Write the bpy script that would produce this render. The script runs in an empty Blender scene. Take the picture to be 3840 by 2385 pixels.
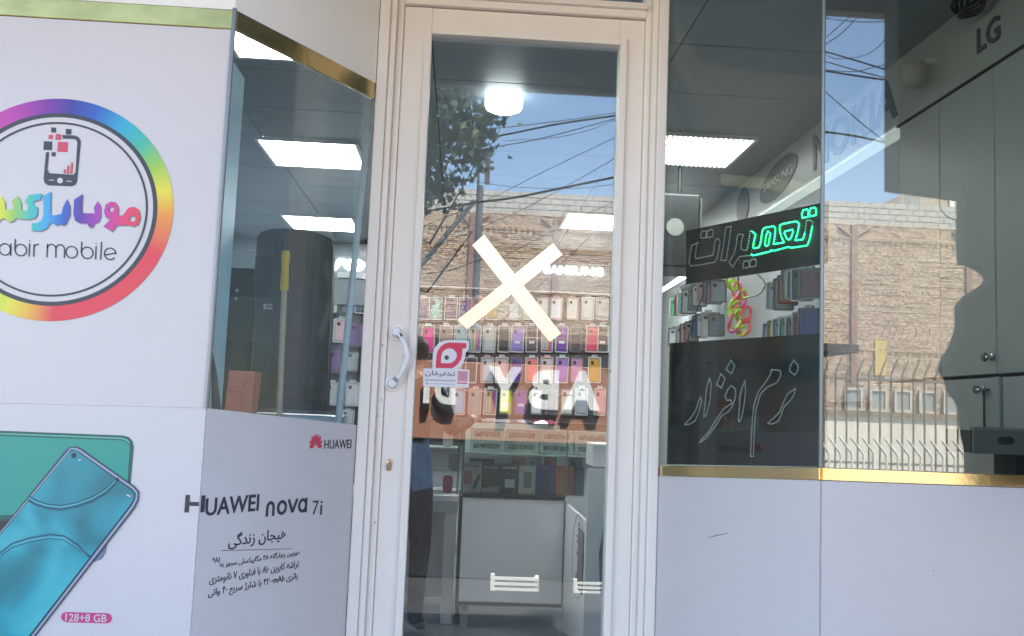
import bpy, math, random
from mathutils import Vector, Matrix
from mathutils.geometry import tessellate_polygon
random.seed(7)
R = math.radians
sc = bpy.context.scene
COL = sc.collection

# ------------------------------------------------------------------ camera
# world: X right along the shop front, Y into the shop, Z up (0 = shop floor)
CAM = Vector((0, -3.0, 1.25))
PITCH, ROLL, YAW, FPX = R(5.62), R(2.28), R(3.0), 3500.0      # FPX: focal length in pixels of a 3840 px wide picture
cf = Vector((math.sin(YAW)*math.cos(PITCH), math.cos(YAW)*math.cos(PITCH), math.sin(PITCH)))
r0 = Vector((math.cos(YAW), -math.sin(YAW), 0)); u0 = r0.cross(cf)
cr = math.cos(ROLL)*r0 + math.sin(ROLL)*u0
cu = -math.sin(ROLL)*r0 + math.cos(ROLL)*u0
cam_d = bpy.data.cameras.new('camera'); cam_o = bpy.data.objects.new('camera', cam_d); COL.objects.link(cam_o)
M4 = Matrix((cr, cu, -cf)).transposed().to_4x4(); M4.translation = CAM
cam_o.matrix_world = M4
cam_d.sensor_width = 36; cam_d.lens = 36*FPX/3840; cam_d.clip_start = .05; cam_d.clip_end = 400
sc.camera = cam_o

# ------------------------------------------------------------------ sky, sun, exposure
SUN_EL, SUN_AZ = R(58), R(24)                  # the sun stands behind the shop: the front is in open shade
w = bpy.data.worlds.new('World'); sc.world = w; w.use_nodes = True
nt = w.node_tree; bg = nt.nodes['Background']
sk = nt.nodes.new('ShaderNodeTexSky'); sk.sky_type = 'NISHITA'; sk.sun_disc = False
sk.sun_elevation = SUN_EL; sk.sun_rotation = SUN_AZ; sk.air_density = 1.0; sk.dust_density = .15
nt.links.new(sk.outputs[0], bg.inputs[0]); bg.inputs[1].default_value = .15
sd = bpy.data.lights.new('sun', 'SUN'); sd.energy = 5.0; sd.angle = R(.5); sd.color = (1, .94, .84)
so = bpy.data.objects.new('sun', sd); COL.objects.link(so)
tosun = Vector((math.sin(SUN_AZ)*math.cos(SUN_EL), math.cos(SUN_AZ)*math.cos(SUN_EL), math.sin(SUN_EL)))
so.rotation_euler = (-tosun).to_track_quat('-Z', 'Y').to_euler(); so.location = (0, 6, 20)
sc.view_settings.view_transform = 'Standard'; sc.view_settings.look = 'None'
sc.view_settings.exposure = 2.36; sc.view_settings.gamma = 1
sc.view_settings.use_curve_mapping = False
sc.render.engine = 'CYCLES'
sc.cycles.use_denoising = True
sc.cycles.max_bounces = 10; sc.cycles.transparent_max_bounces = 24; sc.cycles.glossy_bounces = 5
sc.cycles.diffuse_bounces = 5; sc.cycles.sample_clamp_indirect = 6; sc.cycles.caustics_reflective = False

# ------------------------------------------------------------------ measuring helpers
def ray(x, y):
    d = (x-1920)*cr - (y-1192.5)*cu + FPX*cf
    return d/d.y
def atY(x, y, Y): return CAM + ray(x, y)*(Y-CAM.y)
def atX(x, y, X): d = ray(x, y); return CAM + d*((X-CAM.x)/d.x)
def atZ(x, y, Z): d = ray(x, y); return CAM + d*((Z-CAM.z)/d.z)
def mir(x, y, Ym, Y):                          # a thing at street depth Y that is seen mirrored in a pane at Ym
    p = CAM + ray(x, y)*((2*Ym-Y)-CAM.y)
    return Vector((p.x, Y, p.z))
class Frame:                                   # a flat surface: origin, right, up, outward normal
    def __init__(s, o, u, v=(0, 0, 1)):
        s.o = Vector(o); s.u = Vector(u).normalized(); s.v = Vector(v).normalized(); s.n = s.u.cross(s.v)
    def uv(s, x, y, off=0.0):
        d = ray(x, y); t = ((s.o+s.n*off-CAM).dot(s.n))/d.dot(s.n)
        p = CAM + d*t - s.o
        return p.dot(s.u), p.dot(s.v)
    def pt(s, a, b, c=0.0): return s.o + s.u*a + s.v*b + s.n*c

# ------------------------------------------------------------------ materials
MATS = {}
def nodes_of(name):
    m = bpy.data.materials.new(name); m.use_nodes = True
    return m, m.node_tree, m.node_tree.nodes['Principled BSDF']
def mat(name, col, rough=.5, metal=0, spec=.5, var=.0, scale=8, bump=0, bscale=60, emit=None, es=0, coat=0, stretch=(1, 1, 1)):
    if name in MATS: return MATS[name]
    m, t, b = nodes_of(name)
    b.inputs['Base Color'].default_value = (*col, 1); b.inputs['Roughness'].default_value = rough
    b.inputs['Metallic'].default_value = metal; b.inputs['Specular IOR Level'].default_value = spec
    b.inputs['Coat Weight'].default_value = coat
    tc = t.nodes.new('ShaderNodeTexCoord'); mp = t.nodes.new('ShaderNodeMapping'); mp.inputs['Scale'].default_value = stretch
    t.links.new(tc.outputs['Object'], mp.inputs[0])
    if var:
        n = t.nodes.new('ShaderNodeTexNoise'); n.inputs['Scale'].default_value = scale; n.inputs['Detail'].default_value = 6
        t.links.new(mp.outputs[0], n.inputs['Vector'])
        rp = t.nodes.new('ShaderNodeValToRGB'); rp.color_ramp.elements[0].position = .3; rp.color_ramp.elements[1].position = .7
        rp.color_ramp.elements[0].color = (*[c*(1-var) for c in col], 1); rp.color_ramp.elements[1].color = (*[min(1, c*(1+var)) for c in col], 1)
        t.links.new(n.outputs[0], rp.inputs[0]); t.links.new(rp.outputs[0], b.inputs['Base Color'])
    if bump:
        n2 = t.nodes.new('ShaderNodeTexNoise'); n2.inputs['Scale'].default_value = bscale; n2.inputs['Detail'].default_value = 4
        t.links.new(mp.outputs[0], n2.inputs['Vector'])
        bp = t.nodes.new('ShaderNodeBump'); bp.inputs['Strength'].default_value = bump; bp.inputs['Distance'].default_value = .01
        t.links.new(n2.outputs[0], bp.inputs['Height']); t.links.new(bp.outputs[0], b.inputs['Normal'])
    if emit:
        b.inputs['Emission Color'].default_value = (*emit, 1); b.inputs['Emission Strength'].default_value = es
    MATS[name] = m
    return m
def glass(name, tint=(.86, .93, .91), ior=1.5, rmul=1.0, rcol=(1, 1, 1), dirt=.012):
    if name in MATS: return MATS[name]
    m = bpy.data.materials.new(name); m.use_nodes = True; t = m.node_tree; t.nodes.clear()
    out = t.nodes.new('ShaderNodeOutputMaterial'); tr = t.nodes.new('ShaderNodeBsdfTransparent'); gl = t.nodes.new('ShaderNodeBsdfGlossy')
    df = t.nodes.new('ShaderNodeBsdfDiffuse'); df.inputs[0].default_value = (.7, .7, .68, 1)
    tr.inputs[0].default_value = (*tint, 1); gl.inputs['Roughness'].default_value = 0; gl.inputs['Color'].default_value = (*rcol, 1)
    # reflectance of a clear pane: small head-on, rising towards grazing (the same for both faces)
    lw = t.nodes.new('ShaderNodeLayerWeight'); lw.inputs['Blend'].default_value = .5
    pw = t.nodes.new('ShaderNodeMath'); pw.operation = 'POWER'; pw.inputs[1].default_value = 5
    r0_ = ((ior-1)/(ior+1))**2*rmul
    mu = t.nodes.new('ShaderNodeMath'); mu.operation = 'MULTIPLY_ADD'; mu.use_clamp = True; mu.inputs[1].default_value = 1-r0_; mu.inputs[2].default_value = r0_
    t.links.new(lw.outputs['Facing'], pw.inputs[0]); t.links.new(pw.outputs[0], mu.inputs[0])
    mx = t.nodes.new('ShaderNodeMixShader'); t.links.new(mu.outputs[0], mx.inputs[0])
    t.links.new(tr.outputs[0], mx.inputs[1]); t.links.new(gl.outputs[0], mx.inputs[2])
    no = t.nodes.new('ShaderNodeTexNoise'); no.inputs['Scale'].default_value = 3; no.inputs['Detail'].default_value = 8
    tc = t.nodes.new('ShaderNodeTexCoord'); t.links.new(tc.outputs['Object'], no.inputs['Vector'])
    rp = t.nodes.new('ShaderNodeMapRange'); rp.inputs[1].default_value = .45; rp.inputs[2].default_value = .8
    rp.inputs[3].default_value = dirt*.4; rp.inputs[4].default_value = dirt*4
    t.links.new(no.outputs[0], rp.inputs[0])
    m2 = t.nodes.new('ShaderNodeMixShader'); t.links.new(rp.outputs[0], m2.inputs[0])
    t.links.new(mx.outputs[0], m2.inputs[1]); t.links.new(df.outputs[0], m2.inputs[2])
    t.links.new(m2.outputs[0], out.inputs[0])
    MATS[name] = m
    return m
def emis(name, col, s):
    if name in MATS: return MATS[name]
    m = bpy.data.materials.new(name); m.use_nodes = True; t = m.node_tree; t.nodes.clear()
    o = t.nodes.new('ShaderNodeOutputMaterial'); e = t.nodes.new('ShaderNodeEmission'); e.inputs[0].default_value = (*col, 1); e.inputs[1].default_value = s
    t.links.new(e.outputs[0], o.inputs[0]); MATS[name] = m
    return m
def ramp_mat(name, mode, stops, mapping_loc=(0, 0, 0), mapping_rot=(0, 0, 0), scale=(1, 1, 1), rough=.4):
    """printed colour run: along local x ('x') or round the local origin in the x-z plane ('ring')"""
    m, t, b = nodes_of(name); b.inputs['Roughness'].default_value = rough
    tc = t.nodes.new('ShaderNodeTexCoord'); mp = t.nodes.new('ShaderNodeMapping')
    mp.inputs['Location'].default_value = mapping_loc; mp.inputs['Rotation'].default_value = mapping_rot; mp.inputs['Scale'].default_value = scale
    t.links.new(tc.outputs['Object'], mp.inputs[0])
    g = t.nodes.new('ShaderNodeTexGradient'); g.gradient_type = 'LINEAR' if mode == 'x' else 'RADIAL'
    t.links.new(mp.outputs[0], g.inputs[0])
    rp = t.nodes.new('ShaderNodeValToRGB'); els = rp.color_ramp.elements
    els[0].position = stops[0][0]; els[0].color = (*stops[0][1], 1); els[1].position = stops[-1][0]; els[1].color = (*stops[-1][1], 1)
    for p, c in stops[1:-1]:
        e = els.new(p); e.color = (*c, 1)
    t.links.new(g.outputs['Fac'], rp.inputs[0]); t.links.new(rp.outputs[0], b.inputs['Base Color'])
    MATS[name] = m
    return m

VINYL = mat('white_vinyl', (.60, .555, .55), .30, var=.045, scale=1.3, bump=.05, bscale=5)
VINYL_IN = mat('white_vinyl_disc', (.62, .56, .545), .35, var=.01, scale=3)
WALLP = mat('white_wall_paint', (.85, .81, .77), .6, var=.03, scale=3, bump=.05, bscale=120)
CREAM = mat('cream_metal_paint', (.84, .775, .70), .38, var=.02, scale=5, bump=.03, bscale=30)
GOLD = mat('gold_foil', (.66, .53, .27), .16, metal=1, bump=.035, bscale=40, var=.05, scale=14)
CHROME = mat('chrome', (.6, .62, .62), .15, metal=1)
INK = mat('dark_ink', (.030, .030, .045), .4)
RED = mat('red_ink', (.62, .05, .10), .4)
BLACK = mat('black_plastic', (.012, .014, .017), .35, var=.2, scale=10)
BOARD = mat('sign_board_black', (.006, .008, .009), .25)
WHITE = mat('white_melamine', (.82, .84, .86), .35, var=.02, scale=4)
GREYW = mat('grey_cabinet', (.50, .51, .485), .4, var=.03, scale=2)
CEIL = mat('ceiling_pvc', (.29, .33, .36), .45, var=.03, scale=3)
DARKW = mat('dark_peg_board', (.035, .04, .045), .6, var=.1, scale=12)
G_DOOR = glass('door_glass', (.90, .94, .95), 1.5, 2.4, dirt=.006)
G_LEFT = glass('left_glass', (.87, .94, .98), 1.5, 1.4, dirt=.015)  # heavier dirt film here also imitates hazy flare on the pane
G_ANG = glass('angled_glass', (.84, .88, .86), 1.5, 1.15, dirt=.004)
G_FRONT = glass('front_glass', (.77, .80, .78), 1.5, 2.8, dirt=.006)
G_CASE = glass('case_glass', (.90, .95, .93), 1.5, .8, dirt=.004)

# ------------------------------------------------------------------ mesh helpers
class MB:
    def __init__(s): s.v = []; s.f = []
    def add(s, vs, fs):
        n = len(s.v); s.v += [tuple(p) for p in vs]; s.f += [tuple(i+n for i in f) for f in fs]; return s
    def box(s, x0, x1, y0, y1, z0, z1):
        return s.add([(x, y, z) for z in (z0, z1) for y in (y0, y1) for x in (x0, x1)],
                     [(0, 2, 3, 1), (4, 5, 7, 6), (0, 1, 5, 4), (2, 6, 7, 3), (0, 4, 6, 2), (1, 3, 7, 5)])
    def fbox(s, F, a0, a1, b0, b1, c0, c1):      # box laid on a Frame
        return s.add([F.pt(a, b, c) for b in (b0, b1) for c in (c1, c0) for a in (a0, a1)],
                     [(0, 2, 3, 1), (4, 5, 7, 6), (0, 1, 5, 4), (2, 6, 7, 3), (0, 4, 6, 2), (1, 3, 7, 5)])
    def poly(s, F, outline, c0, c1, holes=()):   # flat shape with thickness on a Frame, outline in (a,b)
        loops = [list(outline)]+[list(h) for h in holes]
        tri = tessellate_polygon([[Vector((a, b, 0)) for a, b in l] for l in loops])
        flat = [p for l in loops for p in l]; n = len(flat)
        vs = [F.pt(a, b, c1) for a, b in flat]+[F.pt(a, b, c0) for a, b in flat]
        fs = []
        for t in tri:
            A, B, C = (flat[i] for i in t)
            ccw = (B[0]-A[0])*(C[1]-A[1])-(B[1]-A[1])*(C[0]-A[0]) > 0
            t = t if ccw else t[::-1]
            fs += [tuple(t), tuple(i+n for i in t[::-1])]
        k = 0
        for l in loops:
            m = len(l)
            for i in range(m):
                a, b = k+i, k+(i+1) % m
                fs.append((a, a+n, b+n, b))
            k += m
        return s.add(vs, fs)
    def tube(s, path, r, n=8, cap=True):
        path = [Vector(p) for p in path]; rs = r if isinstance(r, (list, tuple)) else [r]*len(path)
        base = len(s.v); prev = None
        for i, p in enumerate(path):
            d = (path[min(i+1, len(path)-1)]-path[max(i-1, 0)]).normalized()
            if prev is None:
                a = d.orthogonal().normalized()
            else:
                a = (prev-d*prev.dot(d)).normalized()
            prev = a; b = d.cross(a)
            for k in range(n):
                t = 2*math.pi*k/n; s.v.append(tuple(p+(a*math.cos(t)+b*math.sin(t))*rs[i]))
        for i in range(len(path)-1):
            for k in range(n):
                q = base+i*n; s.f.append((q+k, q+(k+1) % n, q+n+(k+1) % n, q+n+k))
        if cap:
            s.f.append(tuple(base+k for k in range(n))[::-1]); q = base+(len(path)-1)*n; s.f.append(tuple(q+k for k in range(n)))
        return s
    def lathe(s, origin, axis, prof, n=24):       # prof: (distance along axis, radius)
        o = Vector(origin); ax = Vector(axis).normalized()
        return s.tube([o+ax*h for h, _ in prof], [max(r, 1e-4) for _, r in prof], n)
    def build(s, name, m, parent=None, bevel=0, smooth=False):
        me = bpy.data.meshes.new(name)
        off = Vector(parent_loc(parent)) if parent is not None else Vector((0, 0, 0))
        me.from_pydata([tuple(Vector(v)-off) for v in s.v], [], s.f); me.validate(); me.update()
        me.materials.append(m)
        if smooth:
            me.polygons.foreach_set('use_smooth', [True]*len(me.polygons)); me.set_sharp_from_angle(angle=R(38))
        o = bpy.data.objects.new(name, me); COL.objects.link(o)
        if parent is not None: o.parent = parent
        if bevel:
            b = o.modifiers.new('bevel', 'BEVEL'); b.width = bevel; b.segments = 2; b.limit_method = 'ANGLE'
            b.harden_normals = False
        return o
def parent_loc(p):
    l = Vector((0, 0, 0))
    while p is not None: l += p.location; p = p.parent
    return l
def tag(o, label, cat, group=None, kind=None):
    if label: o['label'] = label
    if cat: o['category'] = cat
    if group: o['group'] = group
    if kind: o['kind'] = kind
    return o
def thing(name, loc, label, cat, group=None):
    o = bpy.data.objects.new(name, None); COL.objects.link(o); o.location = loc; o.empty_display_size = .1
    return tag(o, label, cat, group)
def struct(o): o['kind'] = 'structure'; return o
def copy_tree(o, parent=None):
    c = o.copy(); COL.objects.link(c); c.parent = parent
    for ch in list(o.children): copy_tree(ch, c)
    return c
def rrect(a0, a1, b0, b1, r, n=5):
    out = []
    for cx, cy, t0 in ((a1-r, b1-r, 0), (a0+r, b1-r, 90), (a0+r, b0+r, 180), (a1-r, b0+r, 270)):
        for k in range(n+1):
            t = R(t0+90*k/n); out.append((cx+r*math.cos(t), cy+r*math.sin(t)))
    return out
def ell(a, b, ra, rb=None, n=64):
    rb = rb or ra
    return [(a+ra*math.cos(2*math.pi*k/n), b+rb*math.sin(2*math.pi*k/n)) for k in range(n)]
def stroke(pts, w):                                # ribbon outline round a polyline
    P = [Vector(p) for p in pts]; L = []; Rr = []
    for i, p in enumerate(P):
        d = (P[min(i+1, len(P)-1)]-P[max(i-1, 0)]).normalized(); nn = Vector((-d.y, d.x))*(w/2)
        L.append(tuple(p+nn)); Rr.append(tuple(p-nn))
    return L+Rr[::-1]
def arc(cx, cy, r, t0, t1, n=14): return [(cx+r*math.cos(R(t0+(t1-t0)*k/n)), cy+r*math.sin(R(t0+(t1-t0)*k/n))) for k in range(n+1)]

# Persian letters to joined forms: isolated, final, initial, medial
FORMS = {'ا': 'FE8D FE8E', 'ب': 'FE8F FE90 FE91 FE92', 'پ': 'FB56 FB57 FB58 FB59', 'ت': 'FE95 FE96 FE97 FE98', 'ج': 'FE9D FE9E FE9F FEA0',
 'چ': 'FB7A FB7B FB7C FB7D', 'خ': 'FEA5 FEA6 FEA7 FEA8', 'د': 'FEA9 FEAA', 'ر': 'FEAD FEAE', 'ز': 'FEAF FEB0', 'ژ': 'FB8A FB8B', 'س': 'FEB1 FEB2 FEB3 FEB4',
 'ش': 'FEB5 FEB6 FEB7 FEB8', 'ف': 'FED1 FED2 FED3 FED4', 'ک': 'FB8E FB8F FB90 FB91', 'گ': 'FB92 FB93 FB94 FB95', 'ل': 'FEDD FEDE FEDF FEE0', 'ع': 'FEC9 FECA FECB FECC',
 'م': 'FEE1 FEE2 FEE3 FEE4', 'ن': 'FEE5 FEE6 FEE7 FEE8', 'و': 'FEED FEEE', 'ه': 'FEE9 FEEA FEEB FEEC', 'ی': 'FBFC FBFD FBFE FBFF'}
FORMS = {k: [chr(int(x, 16)) for x in v.split()] for k, v in FORMS.items()}
def persian(s):
    words = []
    for wd in s.split(' '):
        if not any(c in FORMS for c in wd): words.append(wd); continue
        out = []
        for i, c in enumerate(wd):
            if c not in FORMS: out.append(c); continue
            f = FORMS[c]
            pj = i > 0 and wd[i-1] in FORMS and len(FORMS[wd[i-1]]) == 4
            nj = i < len(wd)-1 and wd[i+1] in FORMS and len(f) == 4
            out.append(f[3] if pj and nj else f[1] if pj else f[2] if nj else f[0])
        words.append(''.join(out[::-1]))
    return ' '.join(words[::-1])
def text(name, body, F, box, m, parent, c0=.0006, c1=.0016, bold=0.0, mirror=False):
    """lettering fitted into box (a0,a1,b0,b1) on a Frame"""
    cu_ = bpy.data.curves.new(name, 'FONT'); cu_.body = body; cu_.offset = bold; cu_.resolution_u = 3
    o = bpy.data.objects.new(name, cu_); COL.objects.link(o)
    me = bpy.data.meshes.new_from_object(o.evaluated_get(bpy.context.evaluated_depsgraph_get()))
    bpy.data.objects.remove(o); bpy.data.curves.remove(cu_)
    xs = [v.co.x for v in me.vertices]; ys = [v.co.y for v in me.vertices]
    x0, x1, y0, y1 = min(xs), max(xs), min(ys), max(ys); a0, a1, b0, b1 = box
    P2 = []
    for v in me.vertices:
        s = (v.co.x-x0)/(x1-x0); s = 1-s if mirror else s
        P2.append((a0+(a1-a0)*s, b0+(b1-b0)*(v.co.y-y0)/(y1-y0)))
    fs = [tuple(p.vertices) for p in me.polygons]; n = len(P2)
    mb = MB()
    ec = {}
    for f in fs:
        for i in range(len(f)):
            e = (f[i], f[(i+1) % len(f)]); ec[e] = 1
    side = [(a, b) for a, b in ec if (b, a) not in ec]
    mb.add([F.pt(a, b, c1) for a, b in P2]+[F.pt(a, b, c0) for a, b in P2], fs+[(a, a+n, b+n, b) for a, b in side])
    bpy.data.meshes.remove(me)
    return mb.build(name, m, parent)
def pxbox(F, x0, y0, x1, y1, off=0):               # measured box -> (a0,a1,b0,b1) on the surface
    xm, ym = (x0+x1)/2, (y0+y1)/2
    return (F.uv(x0, ym, off)[0], F.uv(x1, ym, off)[0], F.uv(xm, y1, off)[1], F.uv(xm, y0, off)[1])
def trace(F, pts, ox=0, oy=0, k=1.0): return [F.uv(ox+x*k, oy+y*k) for x, y in pts]

# surfaces of the shop front
YF = -.56
FL = Frame((-.6455, YF, 0), (1, 0, 0))
AL = Frame((-.6455, YF, 0), (.3285, .512, 0)); WA = math.hypot(.3285, .512)
AR = Frame((.6345, -.048, 0), (.3255, -.512, 0)); WR = math.hypot(.3255, .512)
FR = Frame((.96, YF, 0), (1, 0, 0))
DO = Frame((0, 0, 0), (1, 0, 0))

# ================================================================== SETTING
struct(MB().box(-60, 60, -90, -.02, -.5, -.22).build('ground', mat('packed_earth', (.30, .26, .21), .9, var=.12, scale=1.2)))
struct(MB().box(-60, 60, -7.95, -2.3, -.4, -.216).build('road', mat('asphalt', (.040, .040, .042), .85, var=.15, scale=3, bump=.3, bscale=80)))
pv = struct(MB().box(-8, 8, -2.3, -.0, -.4, -.2).build('pavement', mat('pavement_concrete', (.34, .33, .31), .85, var=.08, scale=3)))
for i in range(16):
    for j in range(4):
        x = -3.2+i*.4; y = -2.28+j*.4
        if i == 0 and j == 0:
            slab = MB().box(0, .392, 0, .392, -.195, -.180).build('slab', mat('slab_concrete', (.40, .385, .36), .85, var=.1, scale=7), pv, bevel=.004)
            slab.location = (x, y, 0)
        else:
            c = slab.copy(); COL.objects.link(c); c.location = (x, y, 0)
struct(MB().box(-2.4, 2.2, -.02, 5.8, -.3, 0).build('floor', mat('shop_floor', (.16, .17, .17), .25, var=.06, scale=2)))
MB().box(-.7, 1.0, -.60, -.02, -.3, -.002).build('floor', mat('threshold_stone', (.30, .29, .28), .6, var=.1, scale=6))['kind'] = 'structure'

# the shop itself: walls, ceiling, canopy; unseen storey added to cast shade
sb = thing('shop_building', (0, 2.8, 0), 'white shop building with glazed entrance recess and grey panelled ceiling', 'building')
MB().box(-2.4, 2.2, 5.75, 5.95, 0, 3).build('back_wall', mat('interior_wall', (.40, .43, .45), .6, var=.02, scale=3), sb)
MB().box(1.83, 2.2, -.55, 5.75, 0, 3).build('side_wall', mat('interior_wall2', (.42, .45, .45), .6, var=.02, scale=3), sb)
MB().box(-2.4, -2.2, -.55, 5.75, 0, 3).build('side_wall', mat('interior_wall3', (.40, .43, .45), .6, var=.02, scale=3), sb)
ce = MB().box(-2.2, 1.83, -.53, 5.75, 2.762, 3.0).build('ceiling', mat('ceiling_void', (.1, .1, .1), .9), sb)
for j in range(11):
    for i in range(4):
        MB().box(-2.2+i*1.01+.003, -2.2+(i+1)*1.01-.003, -.53+j*.57+.003, -.53+(j+1)*.57-.003, 2.75, 2.766).build('ceiling_panel', CEIL, ce, bevel=.002)
MB().box(-2.4, 2.2, -.02, 6, 3.0, 6.2).build('shade_storey', WALLP, sb)  # unseen storey, put on top to shade the front
MB().box(-8, -2.4, -.4, 6, -.2, 6.2).build('neighbour_wall', mat('rendered_wall', (.38, .36, .33), .8, var=.1, scale=1.5), sb)
MB().box(2.2, 8, -.4, 6, -.2, 6.2).build('neighbour_wall', MATS['rendered_wall'], sb)
# canopy: dark soffit and fascia
MB().box(-3.2, 3.2, -1.66, -.02, 3.002, 3.05).build('canopy_soffit', mat('soffit_sheet', (.10, .11, .11), .6, var=.1, scale=3), sb)
MB().box(-3.2, 3.2, -1.72, -1.664, 2.905, 3.5).build('canopy_fascia', mat('fascia_sheet', (.35, .30, .25), .5), sb)
# white fascia wall over the glazing (left front, left angle)
mb = MB(); mb.fbox(FL, -1.6, 0, 2.282, 3.0, -.02, 0); mb.fbox(AL, 0, WA, 2.282, 3.0, -.02, 0)
mb.build('fascia_wall', WALLP, sb)
mb = MB(); mb.fbox(FR, 0, 1.3, 2.75, 3.0, -.02, 0); mb.fbox(AR, 0, WR, 2.75, 3.0, -.02, 0)
mb.build('fascia_wall', mat('dark_fascia', (.12, .13, .13), .5), sb)

# ================================================================== SHOP FRONT, LEFT
# upper white board with the round rainbow logo
lb = thing('logo_board', (-1.3, YF, 1.22), 'large white board with round rainbow logo and coloured lettering', 'sign')
MB().poly(FL, [(-1.6, 1.2), (-.004, 1.224), (-.004, 2.226), (-1.6, 2.226)], -.015, .004).build('board', mat('board_vinyl', (.60, .54, .525), .32, var=.03, scale=1.4, bump=.05, bscale=5), lb)
def Z1(x, y): return (x*.595, 340+y*.595)
cxy = FL.uv(*Z1(352, 746))
rad = FL.uv(*Z1(1097, 746))[0]-cxy[0]
rv = abs(FL.uv(*Z1(352, 45))[1]-FL.uv(*Z1(352, 1447))[1])/2
OX, OZ = cxy
def ringpart(name, r1, r2, m, c):
    k = rv/rad
    mb = MB().poly(FL, ell(0, 0, r1, r1*k, 120), c, c+.0008, [ell(0, 0, r2, r2*k, 120)] if r2 else [])
    o = mb.build(name, m)
    me = o.data
    o.parent = lb
    # keep the ring's own centre as its origin so the printed colours run round it
    o.location = FL.pt(OX, OZ)-lb.location-FL.o*0
    for v in me.vertices: v.co -= FL.o
    return o
hues = [(0, (.82, .30, .04)), (.035, (.80, .66, .05)), (.075, (.30, .55, .06)), (.115, (.05, .45, .30)), (.155, (.02, .36, .55)), (.20, (.02, .10, .45)), (.24, (.04, .03, .28)), (.275, (.20, .02, .32)), (.33, (.50, .04, .36)), (.42, (.70, .04, .16)),
        (.60, (.10, .45, .10)), (.655, (.45, .62, .06)), (.695, (.74, .68, .06)), (.725, (.80, .42, .05)), (.76, (.74, .04, .07)), (.94, (.74, .05, .07))]
stops = sorted(((p+.5) % 1, c) for p, c in hues)
stops = [(0, stops[0][1])]+stops[(1 if stops[0][0] == 0 else 0):]+[(1, stops[0][1])]
RING = ramp_mat('rainbow_print', 'ring', stops, mapping_rot=(R(-90), 0, 0))
ringpart('rainbow_ring', rad, rad*.862, RING, .005)
ringpart('dark_ring', rad*.866, rad*.83, INK, .0056)
ringpart('white_disc', rad*.835, 0, VINYL_IN, .0046)
ringpart('thin_ring', rad*.785, rad*.768, INK, .0062)
# phone icon
ic = lambda pts: trace(FL, [Z1(x, y) for x, y in pts])
def icon_poly(name, pts, m, holes=(), c=.006): return MB().poly(FL, ic(pts), c, c+.0007, [ic(h) for h in holes]).build(name, m, lb)
icon_poly('phone_icon', [(400, 284), (475, 286), (503, 298), (516, 325), (492, 575), (480, 598), (455, 606), (310, 600), (288, 585), (282, 560), (296, 392), (316, 392), (306, 500), (318, 524), (470, 534), (482, 520), (494, 330), (484, 312), (465, 308), (402, 306)], INK)
for nm, pts, m in [('pixel', [(330, 236), (360, 238), (359, 269), (329, 267)], INK), ('pixel', [(422, 245), (456, 247), (454, 281), (420, 279)], INK),
                   ('pixel', [(283, 323), (336, 325), (332, 379), (280, 376)], INK), ('pixel', [(333, 391), (358, 392), (356, 418), (331, 417)], INK),
                   ('pixel', [(314, 282), (340, 283), (338, 309), (312, 308)], RED), ('pixel', [(358, 277), (392, 279), (390, 315), (355, 313)], RED),
                   ('pixel', [(372, 326), (434, 329), (430, 391), (367, 388)], RED), ('bar', [(409, 500), (422, 500), (420, 526), (407, 525)], RED),
                   ('bar', [(431, 476), (444, 476), (440, 528), (427, 527)], RED), ('bar', [(455, 457), (468, 458), (461, 529), (448, 528)], RED)]:
    icon_poly(nm, pts, m)
icon_poly('button', [(386+18*math.cos(t*.4), 571+18*math.sin(t*.4)) for t in range(16)], VINYL_IN, c=.0068)
icon_poly('dash', [(316, 565), (348, 566), (348, 571), (316, 570)], VINYL_IN, c=.0068); icon_poly('dash', [(426, 572), (458, 573), (458, 578), (426, 577)], VINYL_IN, c=.0068)
# rounded latin line: a b i r   m o b i l e  (built from arcs, in zoom pixels)
def strokes(name, polys, wd):
    mb = MB()
    for p in polys: mb.poly(FL, trace(FL, [Z1(x, y) for x, y in stroke(p, wd)]), .006, .0068)
    return mb.build(name, INK, lb)
def O_(cx, cy, r, a0=0, a1=360): return arc(cx, cy, r, a0, a1, 28)
sl = .042
lat = []
def shear(ps): return [(x, y+sl*(x-40)) for x, y in ps]
ox = -2
lat += [O_(38, 1003, 36), [(76, 965), (74, 1042)], [(104, 935), (100, 1002)], O_(138, 1003, 36), [(194, 958), (190, 1042)], [(222, 964), (219, 1042)], arc(243, 985, 22, 180, 290, 8)]
lat += [[(306, 958), (302, 1042)], arc(332, 986, 27, 180, 360, 10)+[(358, 1042)], arc(386, 986, 27, 180, 360, 10)+[(412, 1042)]]
lat += [O_(458, 1003, 36), [(522, 935), (518, 1003)], O_(556, 1003, 36), [(612, 958), (608, 1042)], [(646, 930), (640, 1042)]]
lat += [arc(700, 1003, 36, -160, -20, 10)[::1]+[(736, 1003)], arc(700, 1003, 36, 40, 200, 14), [(666, 1012), (738, 996)]]
lat += [[(194, 940), (194, 946)], [(612, 940), (612, 946)]]
strokes('lettering', [shear(p) for p in lat], 8)
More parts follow.
